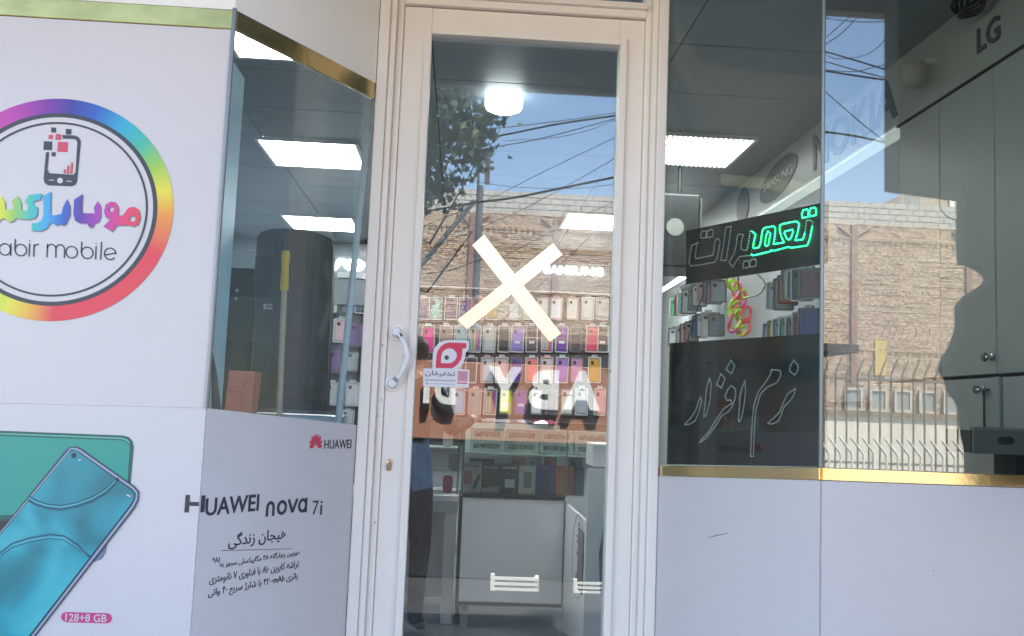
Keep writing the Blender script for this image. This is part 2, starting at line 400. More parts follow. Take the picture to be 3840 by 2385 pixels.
# heavy Persian line (joined letters, coloured from red at the right to yellow at the left)
rain = ramp_mat('rainbow_letters', 'x', [(0, (.75, .70, .05)), (.10, (.32, .55, .08)), (.22, (.05, .48, .40)), (.34, (.05, .35, .62)), (.46, (.03, .10, .45)), (.58, (.10, .03, .32)), (.72, (.42, .04, .38)), (.86, (.70, .04, .18)), (1, (.76, .05, .07))],
                scale=(1/ (FL.uv(*Z1(890, 780))[0]-FL.uv(*Z1(0, 780))[0]), 1, 1))
def heavy(pts, holes=()):
    hs = [trace(FL, [Z1(*p) for p in h]) for h in holes]
    mb = MB().poly(FL, trace(FL, [Z1(*p) for p in pts]), .0064, .0074, hs)
    o = mb.build('letter', rain); o.parent = lb
    a = FL.pt(FL.uv(*Z1(0, 780))[0], 0, 0)
    for v in o.data.vertices: v.co -= a
    o.location = a-lb.location
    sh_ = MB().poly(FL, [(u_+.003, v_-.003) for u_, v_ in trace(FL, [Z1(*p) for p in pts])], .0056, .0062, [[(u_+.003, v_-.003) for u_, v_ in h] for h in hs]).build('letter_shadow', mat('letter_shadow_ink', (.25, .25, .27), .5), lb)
def circ(x, y, r, n=14): return [(x+r*math.cos(2*math.pi*k/n), y+r*math.sin(2*math.pi*k/n)) for k in range(n)]
heavy([(890, 800), (880, 752), (850, 735), (815, 742), (792, 775), (778, 790), (750, 790), (752, 735), (735, 708), (705, 702), (672, 722), (662, 765), (672, 800), (700, 812), (690, 828), (658, 858), (712, 890), (742, 852), (812, 850), (845, 858), (876, 845)],
      [circ(841, 811, 19), circ(709, 750, 16)])
heavy([(622, 700), (640, 730), (642, 790), (628, 828), (602, 840), (590, 862), (572, 866), (560, 850), (560, 838), (510, 838), (480, 822), (470, 780), (474, 690), (528, 656), (524, 700), (522, 772), (545, 776), (605, 776), (598, 742)])
heavy([(430, 688), (448, 730), (448, 785), (435, 812), (425, 840), (405, 852), (385, 842), (372, 852), (350, 846), (342, 832), (325, 838), (300, 872), (262, 888), (206, 884), (208, 838), (245, 836), (272, 818), (282, 775), (280, 668), (328, 640), (326, 780), (345, 790), (395, 780), (404, 740)])
heavy([(272, 652), (262, 690), (215, 702), (222, 725), (243, 735), (243, 780), (228, 805), (190, 815), (135, 812), (108, 806), (92, 826), (70, 832), (50, 822), (42, 808), (15, 812), (0, 830), (-40, 826), (-60, 790), (-40, 680), (14, 668), (38, 700), (44, 752), (85, 756), (96, 735), (82, 700), (122, 668), (140, 705), (142, 756), (180, 760), (186, 730), (164, 705), (190, 660)])

# lower poster wrapped round the corner
ad = thing('phone_advert', (-1.0, YF, 0), 'white wraparound poster with teal smartphone and dark lettering', 'poster')
MB().poly(FL, [(-1.6, -.1), (0, -.1), (0, 1.2235), (-1.6, 1.199)], -.015, .003).build('front_panel', VINYL, ad)
MB().poly(AL, [(0, -.1), (WA-.003, -.1), (WA-.003, 1.184), (0, 1.2235)], -.015, .003).build('angled_panel', VINYL, ad)
def Z3(x, y): return (x*.5854, 1500+y*.5854)
def pr(name, pts, m, c, F=FL, par=None, Z=Z3): return MB().poly(F, [F.uv(*Z(x, y)) for x, y in pts], c, c+.0006).build(name, m, par or ad)
GREENP = ramp_mat('green_phone_print', 'x', [(0, (.02, .16, .12)), (.45, (.03, .30, .20)), (.6, (.05, .40, .27)), (.8, (.03, .26, .18)), (1, (.03, .30, .23))], mapping_rot=(0, R(90), 0), scale=(2.8, 2.8, 2.8), mapping_loc=(.2, 0, 0))
pr('green_phone', [(-300, 188), (0, 196), (790, 227), (830, 238), (852, 262), (860, 300), (838, 548), (700, 720), (0, 775), (-300, 790)], mat('phone_rim_print', (.02, .10, .09), .4), .0036)
pr('green_back', [(-300, 222), (0, 230), (780, 258), (815, 268), (838, 296), (820, 540), (690, 700), (0, 738), (-300, 750)], GREENP, .0044)
pr('rim_line', [(-300, 205), (0, 211), (788, 241), (820, 252), (838, 270), (838, 280), (815, 262), (785, 250), (0, 219), (-300, 212)], mat('rim_light_print', (.12, .45, .33), .4), .0052)
pr('dark_gap', [(-200, 775), (70, 770), (-60, 930), (-200, 1080)], INK, .0052)
pr('camera_bump', [(690, 925), (682, 975), (655, 1018), (610, 1035), (580, 1030), (640, 930)], mat('bump_print', (.16, .19, .28), .4), .0036)
pr('phone_edge', [(452, 302), (490, 296), (528, 311), (868, 552), (897, 588), (893, 640), (870, 690), (225, 1520), (100, 1690), (-380, 1400), (-200, 1090), (0, 848), (425, 325)], mat('edge_print', (.03, .04, .085), .4), .006)
pr('edge_line', [(455, 309), (488, 304), (522, 318), (862, 558), (889, 592), (885, 636), (862, 684), (215, 1520), (120, 1640), (130, 1620), (205, 1512), (850, 676), (872, 634), (876, 596), (855, 570), (515, 330), (486, 316), (458, 320), (0, 868), (0, 857)], mat('edge_light_print', (.30, .34, .42), .35), .0066)
SCR, t_, b_ = nodes_of('screen_print'); b_.inputs['Roughness'].default_value = .35
tc_ = t_.nodes.new('ShaderNodeTexCoord'); n_ = t_.nodes.new('ShaderNodeTexNoise'); n_.inputs['Scale'].default_value = 5; n_.inputs['Detail'].default_value = 1.5; n_.inputs['Distortion'].default_value = .8
t_.links.new(tc_.outputs['Object'], n_.inputs['Vector']); rp_ = t_.nodes.new('ShaderNodeValToRGB'); e_ = rp_.color_ramp.elements
e_[0].position = .3; e_[0].color = (.012, .17, .20, 1); e_[1].position = .72; e_[1].color = (.07, .47, .50, 1); q_ = e_.new(.5); q_.color = (.02, .30, .36, 1)
t_.links.new(n_.outputs[0], rp_.inputs[0]); t_.links.new(rp_.outputs[0], b_.inputs['Base Color'])
pr('screen', [(460, 330), (488, 322), (512, 335), (848, 574), (868, 600), (862, 634), (840, 672), (190, 1512), (100, 1635), (-360, 1390), (-190, 1100), (0, 878), (440, 345)], SCR, .0074)
WAVE = mat('wave_print', (.01, .09, .14), .4); WAVL = mat('wave_light_print', (.14, .50, .58), .4)
for off, wd, m in ((0, 14, WAVE), (16, 5, WAVL), (26, 7, WAVE)):
    pr('wave', stroke([(190+off*.3, 640-off), (240, 668-off), (310, 690-off), (400, 700-off), (500, 680-off), (600, 645-off), (690, 590-off), (740, 540-off), (765, 505-off*.3)], wd), m, .0082)
    pr('wave', stroke([(-60, 1050+off*.6), (0, 985+off*.6), (90, 915+off), (200, 880+off), (330, 858+off), (420, 868+off), (500, 920+off), (545, 970+off*.5), (590, 1000+off*.3)], wd*.7), m, .0082)
pr('front_camera', [(481+16*math.cos(t*.4), 354+18*math.sin(t*.4)) for t in range(16)], INK, .0084)
pr('status_mark', [(507, 384), (530, 374), (520, 388)], VINYL, .0084); pr('status_mark', [(822, 600), (846, 612), (840, 622), (818, 608)], VINYL, .0084)
pr('pill', [(x, y+(x-400)*.03) for x, y in [(428, 1355), (690, 1355), (712, 1364), (722, 1388), (712, 1410), (690, 1420), (428, 1420), (404, 1410), (394, 1388), (404, 1364)]], mat('magenta_ink', (.55, .045, .20), .4), .0036)
text('lettering', '128+8 GB', FL, pxbox(FL, *Z3(424, 1368), *Z3(688, 1418)), VINYL, ad, .0044, .005, bold=.01)
# lettering on the angled face
def Z6(x, y): return (600+x*.5521, 1550+y*.5521)
def t6(body, x0, y0, x1, y1, m=INK, bold=0.0, F=AL): return text('lettering', body, F, pxbox(F, *Z6(x0, y0), *Z6(x1, y1)), m, ad, .0034, .0042, bold=bold)
def box_on(F, Z, x0, y0, x1, y1): return pxbox(F, *Z(x0, y0), *Z(x1, y1))
hb = FL.uv(*Z6(188, 555)); _b = box_on(AL, Z6, 262, 556, 285, 674); hb = (hb[0], _b[3]); hb2 = (0, _b[2])
MB().poly(FL, [(hb[0]-.004, hb2[1]), (hb[0]+.007, hb2[1]), (hb[0]+.007, (hb[1]+hb2[1])/2-.005), (-.001, (hb[1]+hb2[1])/2-.005), (-.001, (hb[1]+hb2[1])/2+.005), (hb[0]+.007, (hb[1]+hb2[1])/2+.005), (hb[0]+.007, hb[1]), (hb[0]-.004, hb[1])], .0036, .0044).build('lettering', INK, ad)
b6 = box_on(AL, Z6, 262, 558, 285, 672)
MB().fbox(AL, .001, max(b6[1]+.004, .014), b6[2], b6[3], .0034, .0042).build('lettering', INK, ad)
t6('UAWEI', 303, 562, 665, 680, bold=.02)
b6 = box_on(AL, Z6, 715, 585, 992, 686); ww = b6[1]-b6[0]; hh = b6[3]-b6[2]
mb = MB(); a0, b0 = b6[0], b6[2]; tk = .009
def rib(ps): mb.poly(AL, stroke(ps, tk), .0034, .0042)
lw = ww*.2; q = tk/2
rib([(a0+q, b0), (a0+q, b0+hh*.55)]+[(a0+lw/2-(lw/2-q)*math.cos(R(k*18)), b0+hh*.55+(hh*.45-q)*math.sin(R(k*18))) for k in range(1, 10)]+[(a0+lw-q, b0+hh*.55), (a0+lw-q, b0)])
cx_ = a0+ww*.375; rib([(cx_+(ww*.12-q)*math.cos(R(k*15)), b0+hh/2+(hh/2-q)*math.sin(R(k*15))) for k in range(25)])
rib([(a0+ww*.53, b0+hh), (a0+ww*.635, b0+q)]); rib([(a0+ww*.635, b0+q), (a0+ww*.74, b0+hh)])
cx_ = a0+ww*.885; rib([(a0+ww-q, b0)]+[(cx_+(ww*.115-q)*math.cos(R(k*15)), b0+hh/2+(hh/2-q)*math.sin(R(k*15))) for k in range(0, 25)])
rib([(a0+ww-q, b0), (a0+ww-q, b0+hh)])
mb.build('lettering', INK, ad)
t6('7', 1030, 592, 1070, 686); t6('i', 1082, 594, 1096, 688, bold=.004)
t6(persian('هیجان زندگی'), 460, 790, 850, 898, bold=.01)
MB().poly(AL, [AL.uv(*Z6(415, 929)), AL.uv(*Z6(890, 917)), AL.uv(*Z6(890, 920)), AL.uv(*Z6(415, 933))], .0034, .004).build('rule', INK, ad)
t6(persian('دوربین چهارگانه ۴۸ مگاپیکسلی مجهز به')+'', 402, 962, 938, 1014, bold=.006); t6('*AI', 348, 976, 398, 1014)
t6(persian('تراشه کایرین ۸۱۰ با فناوری ۷ نانومتری'), 332, 1048, 932, 1112, bold=.006)
t6(persian('باتری ۴۲۰۰mAh با شارژ سریع ۴۰ واتی').replace('mAh۴۲۰۰', '۴۲۰۰mAh'), 325, 1136, 925, 1204, bold=.006)
t6('HUAWEI', 1110, 178, 1293, 240, bold=.006)
fc = AL.uv(*Z6(1051, 232)); fr_ = abs(AL.uv(*Z6(1051, 137))[1]-fc[1])
kx = .72                                            # the emblem is drawn a little narrower than tall
for k in range(8):
    t = R(172-k*164/7); d = Vector((math.cos(t), math.sin(t))); n2 = Vector((-d.y, d.x)); L_ = fr_*(.80 if k in (0, 7) else .92 if k in (1, 6) else 1.0)
    ps = [d*L_*.16]+[d*L_*s_+n2*wv*fr_ for s_, wv in ((.40, -.06), (.65, -.125), (.85, -.12), (.97, -.05))]+[d*L_*s_+n2*wv*fr_ for s_, wv in ((.97, .05), (.85, .12), (.65, .125), (.40, .06))]
    MB().poly(AL, [(fc[0]+p.x*kx/.85, fc[1]+p.y) for p in ps], .0034, .0042).build('petal', RED, ad)

# gold strips and corner trims of the left side
for nm, F, a0, a1, lab in (('gold_strip', FL, -1.6, -.003, 'gold foil strip above the round rainbow logo board'), ('gold_strip', AL, .003, WA-.004, 'gold foil strip sloping down to the door frame over the tall narrow window')):
    tag(MB().fbox(F, a0, a1, 2.227, 2.281, -.004, .007).build(nm, GOLD if F is AL else mat('darkened_gold_foil', (.40, .31, .11), .2, metal=1, bump=.05, bscale=30, var=.15, scale=9), bevel=.002), lab, 'trim')  # front strip: darker gold copy, toned down against the bright sky it mirrors
tag(MB().tube([FL.pt(.001, 1.224, .004), FL.pt(.001, 2.285, .004)], .0065, 8).build('corner_trim', mat('dull_trim', (.20, .21, .22), .4, metal=.8)), 'thin grey metal corner trim beside the rainbow logo board', 'trim')
# left angled window
lw_ = thing('shop_window', AL.pt(WA/2, 1.2), 'tall narrow angled window with poles leaning behind it', 'window')
MB().poly(AL, [(0, 1.2235), (WA-.006, 1.184), (WA-.006, 2.2275), (0, 2.2275)], -.010, -.003).build('pane', G_LEFT, lw_)

# ================================================================== SHOP FRONT, RIGHT
ZA, ZB = 1.094, 1.131                               # top of the gold strip: at the door, and at the corner and along the front
for F, a0, a1, z0, z1, lab in ((AR, .003, WR-.002, ZA, ZB, 'bluish white angled lower panel right of the door'), (FR, .002, 1.3, ZB, ZB, 'white lower panel at the far right with scuff marks')):
    t = thing('lower_panel', F.pt((a0+a1)/2, 0), lab, 'panel')
    MB().poly(F, [(a0, -.1), (a1, -.1), (a1, z1-.0345), (a0, z0-.0345)], -.015, .002).build('panel', VINYL, t)
    SCR_ = mat('scratch_grey', (.2, .2, .24), .6)
    if F is AR:
        p = [F.uv(x, y) for x, y in ((2648, 2020), (2680, 2008), (2732, 1998), (2732, 2001), (2682, 2012))]
        MB().poly(F, p, .0022, .0028).build('scratch', SCR_, t)
    for x, y in ((2560, 2120), (2905, 1905), (2770, 2230)) if F is AR else ((3190, 1990), (3500, 2140), (3705, 1905), (3330, 2290)):
        u_, v_ = F.uv(x, y); g_ = random.uniform(.0010, .0022)
        MB().poly(F, [(u_+g_*random.uniform(.6, 1.4)*math.cos(k*.9), v_+g_*random.uniform(.5, 1.6)*math.sin(k*.9)) for k in range(7)], .0022, .0026).build('speck', mat('speck_grey', (.33, .32, .33), .7), t)
for F, a0, a1, z0, z1, lab in ((AR, .003, WR-.002, ZA, ZB, 'dull gold strip under the black lettered board'), (FR, .002, 1.3, ZB, ZB, 'bright gold strip along the foot of the right front window')):
    tag(MB().poly(F, [(a0, z0-.033), (a1, z1-.033), (a1, z1), (a0, z0)], -.006, .004).build('gold_strip', GOLD, bevel=.0015), lab, 'trim')
rw = thing('shop_window', AR.pt(WR/2, 1.1), 'angled window beside the door with light-dot sign boards behind it', 'window')
MB().poly(AR, [(.002, ZA+.0005), (WR-.003, ZB+.0005), (WR-.003, 2.75), (.002, 2.75)], -.010, -.003).build('pane', G_ANG, rw)
rw = thing('shop_window', FR.pt(.6, 1.1), 'right front window mirroring sky, cables and a brick wall', 'window')
MB().fbox(FR, .003, 1.3, ZB+.0005, 2.75, -.010, -.003).build('pane', G_FRONT, rw)
tag(MB().tube([FR.pt(0, ZB+.001, -.004), FR.pt(0, 2.75, -.004)], .006, 8).build('corner_trim', mat('aluminium', (.22, .23, .23), .4, metal=.8)), 'thin grey corner trim between the two right windows', 'trim')

# ================================================================== DOOR
fr = thing('door_frame', (.16, -.03, 0), 'cream painted metal door frame with stepped mouldings', 'door frame')
def jamb(sgn, x_out, x_in, name):
    mb = MB(); wj = abs(x_in-x_out)
    for s0, s1, yf in ((0, .45, -.062), (.45, .72, -.048), (.72, 1.0, -.024)):
        xa, xb = x_out+(x_in-x_out)*s0, x_out+(x_in-x_out)*s1
        mb.box(min(xa, xb), max(xa, xb), yf, .05, -.02, 3.0)
    mb.build(name, CREAM, fr, bevel=.004)
jamb(1, -.3135, -.2385, 'jamb'); jamb(-1, .6345, .5645, 'jamb')
mb = MB(); mb.box(-.2384, .5644, -.030, .05, 2.567, 2.592); mb.box(-.2384, .5644, -.046, .05, 2.592, 2.612)
mb.build('head', CREAM, fr, bevel=.003)
MB().box(-.2384, .5644, .01, .018, 2.612, 3.0).build('transom_pane', G_DOOR, fr)
dr = thing('door', (.16, 0, 0), 'cream metal shop door with full height glass and white pull handle', 'door')
mb = MB(); mb.box(-.2380, -.145, -.012, .035, .005, 2.564); mb.build('stile', CREAM, dr, bevel=.003)
MB().box(.481, .5640, -.012, .035, .005, 2.564).build('stile', CREAM, dr, bevel=.003)
MB().box(-.145, .481, -.0118, .0348, 2.470, 2.5638).build('top_rail', CREAM, dr, bevel=.003)
MB().box(-.145, .481, -.0118, .0348, .005, .16).build('bottom_rail', CREAM, dr, bevel=.003)
for x0, x1, z0, z1 in ((-.168, -.1445, .14, 2.494), (.4805, .504, .14, 2.494), (-.1444, .4804, 2.4705, 2.4938), (-.1444, .4804, .14, .1595)):
    MB().box(x0, x1, -.026, -.0118, z0, z1).build('glazing_bead', CREAM, dr, bevel=.003)
MB().box(-.1443, .4803, .006, .012, .1598, 2.4702).build('pane', G_DOOR, dr)
YG = .006
# pull handle
WH = mat('white_handle_enamel', (.88, .85, .82), .45)
pt_, pb_ = DO.pt(*DO.uv(1490, 1249)), DO.pt(*DO.uv(1474, 1438))
pt_.y = pb_.y = -.012
grip = [pt_+Vector((.012, -.038, -.012)), pt_+Vector((.028, -.044, -.035)), pt_+Vector((.038, -.050, -.07)), (pt_+pb_)/2+Vector((.043, -.052, 0)), pb_+Vector((.038, -.050, .06)), pb_+Vector((.026, -.044, .03)), pb_+Vector((.012, -.038, .012))]
h_o = MB().tube(grip, [.0085, .009, .010, .0102, .010, .009, .0085], 12).build('handle', WH, dr, smooth=True)
for p, s in ((pt_, -1), (pb_, 1)):
    MB().lathe(p, (0, -1, 0), [(0, .026), (.004, .026), (.006, .0245), (.007, .018), (.012, .0155), (.034, .0145), (.040, .012), (.042, .006)], 24).build('rose', WH, h_o, smooth=True)
    q = p+Vector((.010, -.036, s*.010)); MB().tube([q, q+Vector((.006, -.003, s*.009))], .0100, 12).build('chrome_ring', CHROME, h_o, smooth=True)
lk = DO.uv(1460, 1743)
MB().poly(DO, rrect(lk[0]-.0085, lk[0]+.0085, lk[1]-.018, lk[1]+.018, .008), .010, .016).build('lock', mat('lock_nickel', (.30, .24, .19), .35, metal=1), dr)
l_ = dr.children[-1]
MB().lathe(Vector((lk[0], -.014, lk[1]+.008)), (0, -1, 0), [(0, .0085), (.005, .0085), (.0055, .003)], 14).build('cylinder', mat('lock_brass', (.5, .42, .34), .3, metal=1), l_)
MB().box(lk[0]-.0011, lk[0]+.0011, -.0215, -.0195, lk[1]+.003, lk[1]+.013).build('keyhole', BLACK, l_)
# small rust chips on the stile
for x, y in ((1437, 1296), (1432, 1500), (1420, 1560), (1512, 1338), (2284, 1392), (1408, 1955)):
    u_, v_ = DO.uv(x, y); MB().poly(DO, [(u_+random.uniform(.6, 1.2)*.0022*math.cos(k*.9), v_+random.uniform(.7, 1.5)*.0024*math.sin(k*.9)) for k in range(7)], .0265, .0268).build('chip', mat('rust', (.12, .08, .06), .8), dr)
# gold tape cross on the glass
def Zb(x, y): return (1400+x*.5291, 700+y*.5291)
GL = Frame((0, YG, 0), (1, 0, 0))
tp = thing('tape_cross', (.17, YG, 1.7), 'large cross of shiny pale gold tape on the door glass', 'tape')
TAPE = mat('gold_tape', (.95, .90, .74), .28, metal=1, bump=.1, bscale=60)
for c, pts in ((.0005, [(785, 340), (700, 415), (1250, 1100), (1330, 1040)]), (.0012, [(1275, 400), (1340, 482), (665, 1010), (595, 945)])):
    MB().poly(GL, [GL.uv(*Zb(*p)) for p in pts], c, c+.0005).build('tape_strip', TAPE, tp)
# round-cornered sticker
def Zs(x, y): return (1420+x*.2513, 1180+y*.2513)
GS = Frame((0, YG-.0002, 0), (1, 0, 0))
sk_ = thing('sticker', (-.1, YG, 1.4), 'white and pink sticker with drop-shaped emblem on the door glass', 'sticker')
STW = mat('sticker_white', (.72, .70, .73), .35); STR = mat('sticker_red', (.68, .035, .10), .35); STK = mat('sticker_grey', (.06, .055, .06), .4)
def sp(name, pts, m, c, holes=()): return MB().poly(GS, [GS.uv(*Zs(*p)) for p in pts], c, c+.0003, [[GS.uv(*Zs(*p)) for p in h] for h in holes]).build(name, m, sk_)
sp('emblem_back', [(800, 830), (808, 600), (830, 500), (900, 420), (980, 385), (1050, 378), (1310, 380), (1340, 400), (1350, 440), (1340, 530), (1300, 560), (1290, 640), (1260, 730), (1190, 810), (1120, 850)], STW, .0006)
sp('emblem', [(850, 795), (862, 620), (880, 545), (930, 470), (990, 430), (1060, 415), (1310, 425), (1308, 500), (1252, 505), (1245, 600), (1230, 670), (1180, 740), (1110, 795), (1080, 800)], STR, .0010,
   [[(930, 722), (935, 620), (950, 560), (1000, 515), (1060, 502), (1120, 520), (1160, 570), (1168, 620), (1140, 680), (1090, 718), (1040, 725)]])
sp('emblem_dot', [(1015+34*math.cos(t*.45), 641+34*math.sin(t*.45)) for t in range(14)], STK, .0010)
sp('card', [(672, 800), (1345, 820), (1356, 835), (1345, 1085), (1335, 1092), (670, 1072), (662, 1060), (664, 812)], STW, .0013)
def ts(body, x0, y0, x1, y1, m, bold=0): return text('lettering', body, GS, pxbox(GS, *Zs(x0, y0), *Zs(x1, y1)), m, sk_, .0017, .0021, bold=bold)
ts(persian('تخفیفان'), 695, 835, 1142, 930, STK, .008)
sp('fine_print', [(692, 965), (1142, 982), (1142, 996), (692, 980)], mat('fine_print_ink', (.32, .30, .32), .5), .0017)
sp('fine_print', [(745, 1022), (1130, 1034), (1130, 1044), (745, 1032)], mat('fine_print_pale', (.48, .46, .48), .5), .0017)
sp('pin_mark', [(722+14*math.cos(t*.6), 1020+14*math.sin(t*.6)) for t in range(9)]+[(722, 1042)], STK, .0017)
sp('pink_panel', [(1180, 842), (1328, 846), (1326, 996), (1178, 990)], mat('sticker_pink', (.60, .25, .33), .4), .0017)
sp('pink_bar', [(1175, 1010), (1325, 1016), (1325, 1034), (1175, 1028)], STR, .0017)

# ================================================================== LIGHT-DOT SIGN BOARDS (behind the angled right pane)
AB = Frame(AR.pt(0, 0, -.030), AR.u); 
def Zl(x, y): return (2540+x*.23, 760+y*.23)
def Zk(x, y): return (2500+x*.3175, 1280+y*.3175)
def dots(F, poly, step, closed=False):
    out = []; P = [Vector(F.uv(*p)) for p in poly]
    if closed: P.append(P[0])
    carry = 0
    for a, b in zip(P, P[1:]):
        L = (b-a).length
        if L < 1e-6: continue
        t = carry
        while t < L: out.append(a+(b-a)*(t/L)); t += step
        carry = t-L
    return out
def bulbs(name, pts, m, par, F, r=.0016):
    mb = MB()
    for p in pts:
        c = F.pt(p.x, p.y, .0035)
        mb.add([c+F.u*r, c+F.v*r, c-F.u*r, c-F.v*r, c+F.n*r*1.6, c-F.n*r*1.6], [(0, 1, 4), (1, 2, 4), (2, 3, 4), (3, 0, 4), (1, 0, 5), (2, 1, 5), (3, 2, 5), (0, 3, 5)])
    o = mb.build(name, m, par); o['kind'] = 'stuff'; return o
BULB = mat('clear_bulb', (.85, .87, .85), .35); LIT = emis('green_bulb', (.02, 1.0, .26), 2.4)
s1 = thing('light_sign', AB.pt(.3, 1.67), 'black sign board with green lit dotted lettering, upper of two', 'sign')
tl, tr_, bl, br = AB.uv(*Zl(140, 460)), AB.uv(*Zl(2320, 5)), AB.uv(*Zl(140, 1330)), AB.uv(*Zl(2320, 1000))
MB().poly(AB, [(tl[0], tl[1]), (bl[0], bl[1]), (WR-.008, br[1]), (WR-.008, tr_[1])], -.006, 0).build('board', BOARD, s1)
def sq(x0, y0, x1, y1): return [(x0+(x1-x0)*.25, y0+(y1-y0)*.1), (x1-(x1-x0)*.1, y0), (x1, y0+(y1-y0)*.5), (x1-(x1-x0)*.1, y1-(y1-y0)*.1), (x0+(x1-x0)*.1, y1), (x0, y0+(y1-y0)*.55)]
un = [([(345, 655), (245, 700), (235, 770), (215, 870), (205, 980), (225, 1035), (400, 1015), (620, 970), (665, 890), (690, 760), (710, 650), (700, 600), (650, 590), (620, 650), (605, 800), (590, 860), (310, 915), (305, 860), (320, 760)], 1),
      (sq(390, 460, 490, 585), 1), (sq(490, 440, 598, 572), 1), ([(890, 390), (810, 405), (790, 480), (760, 720), (720, 945), (810, 945), (830, 800), (870, 560)], 1),
      ([(1200, 865), (1030, 880), (960, 980), (915, 1055), (855, 970), (930, 850), (975, 690), (985, 560), (1010, 515), (1090, 520), (1060, 620), (1050, 750), (1090, 780), (1150, 770), (1180, 620), (1200, 460), (1245, 470)], 0),
      (sq(1080, 945, 1185, 1070), 1), (sq(1190, 920, 1302, 1050), 1), ([(2095, 470), (2120, 290), (2190, 290), (2225, 330), (2212, 400)], 0)]
lit = [([(1245, 480), (1290, 520), (1260, 640), (1245, 730), (1270, 750), (1340, 730), (1370, 650), (1400, 450), (1440, 410), (1590, 385), (1610, 430), (1600, 560), (1580, 680), (1750, 650), (1710, 560), (1680, 460), (1680, 380), (1720, 350), (1960, 305), (2000, 350), (1980, 460), (1935, 620), (2060, 600), (2093, 490)], 0),
       ([(2210, 400), (2170, 600), (2130, 700), (1860, 740), (1830, 720), (1580, 790), (1550, 770), (1520, 800), (1240, 865), (1215, 830)], 0),
       ([(1490, 470), (1530, 500), (1500, 690), (1460, 715), (1440, 680), (1460, 540)], 1), ([(1770, 470), (1890, 440), (1900, 480), (1860, 590), (1830, 610), (1790, 580), (1760, 500)], 1),
       (sq(2040, 110, 2152, 250), 1), (sq(2160, 80, 2277, 225), 1)]
bulbs('unlit_bulbs', [d for p, c in un for d in dots(AB, [Zl(*q) for q in p], .0070, c)], BULB, s1, AB, .0025)
bulbs('lit_bulbs', [d for p, c in lit for d in dots(AB, [Zl(*q) for q in p], .0062, c)], LIT, s1, AB, .0024)
s2 = thing('light_sign', AB.pt(.3, 1.1), 'black sign board with unlit white dotted lettering, lower of two', 'sign')
tl, tr_ = AB.uv(*Zk(35, 22)), AB.uv(*Zk(1800, -95))
MB().poly(AB, [(tl[0], ZA+.004), (WR-.008, ZB+.001), (WR-.008, tr_[1]), (tl[0], tl[1])], -.006, 0).build('board', BOARD, s2)
tr2 = [[(1510, 225), (1565, 290), (1555, 350), (1520, 400), (1460, 350), (1470, 290)],
       [(1530, 560), (1440, 620), (1390, 720), (1340, 840), (1270, 910), (1205, 965), (1240, 980), (1320, 950), (1360, 880), (1390, 780), (1480, 690), (1520, 620)],
       [(1250, 335), (1350, 345), (1360, 400), (1310, 490), (1200, 540), (1120, 620), (1070, 780), (1050, 950), (1042, 1150), (1034, 1360), (1000, 1360), (1010, 1150), (1020, 950), (1040, 750), (1090, 600), (1180, 480), (1230, 400)],
       [(935, 465), (940, 600), (925, 750), (895, 900), (870, 950), (855, 940), (868, 800), (875, 650), (900, 550)],
       [(770, 225), (815, 290), (775, 385), (710, 335)], [(650, 385), (700, 440), (655, 550), (600, 510)],
       [(770, 525), (820, 560), (825, 640), (790, 760), (740, 830), (660, 880), (580, 1010), (470, 1150), (400, 1195), (420, 1160), (500, 1080), (590, 930), (680, 800), (780, 730), (765, 690), (720, 700), (700, 650), (730, 570)],
       [(515, 440), (535, 500), (522, 700), (482, 860), (450, 895), (450, 850), (468, 700), (480, 560)],
       [(405, 660), (425, 690), (392, 830), (345, 940), (270, 985), (220, 985), (300, 900), (360, 800), (390, 700)]]
bulbs('unlit_bulbs', [d for p in tr2 for d in dots(AB, [Zk(*q) for q in p], .0066, 1)], BULB, s2, AB, .0027)

# ================================================================== LAMPS INSIDE
PANEL_E = emis('light_diffuser', (1.0, .99, .98), 9.5)
WHF = mat('white_frame', (.7, .7, .7), .4)
def ceiling_light(x, y, lab, louvre=False, w=.6, l=.6):
    t = thing('ceiling_light', (x, y, 2.735), lab, 'ceiling light', 'square light panels in the shop ceiling')
    mb = MB()
    for a0, a1, b0, b1 in ((-w/2-.02, w/2+.02, -l/2-.02, -l/2), (-w/2-.02, w/2+.02, l/2, l/2+.02), (-w/2-.02, -w/2, -l/2, l/2), (w/2, w/2+.02, -l/2, l/2)):
        mb.box(x+a0, x+a1, y+b0, y+b1, 2.733, 2.7495)
    mb.build('frame', WHF, t)
    MB().box(x-w/2, x+w/2, y-l/2, y+l/2, 2.738, 2.7490).build('diffuser', PANEL_E, t)
    if louvre:
        for k in range(1, 20):
            MB().box(x-w/2+k*w/20-.005, x-w/2+k*w/20+.005, y-l/2, y+l/2, 2.724, 2.7375).build('louvre', mat('louvre_grey', (.12, .12, .12), .5), t)
for px, py, lab, lv in ((1178, 574, 'square ceiling light seen through the narrow left window, nearer one', 0), (1208, 834, 'square ceiling light above the tall black panel, farther one', 0),
                        (2250, 828, 'square ceiling light at the right edge of the door glass', 0), (2590, 560, 'louvred ceiling light seen in the window right of the door', 1)):
    p = atZ(px, py, 2.75); ceiling_light(p.x, p.y, lab, lv, .55, .56)
p = atZ(1000, 150, 2.75); ceiling_light(p.x-.02, p.y+.02, 'square ceiling light cut off under the sloping gold strip', 0, .26, .30)
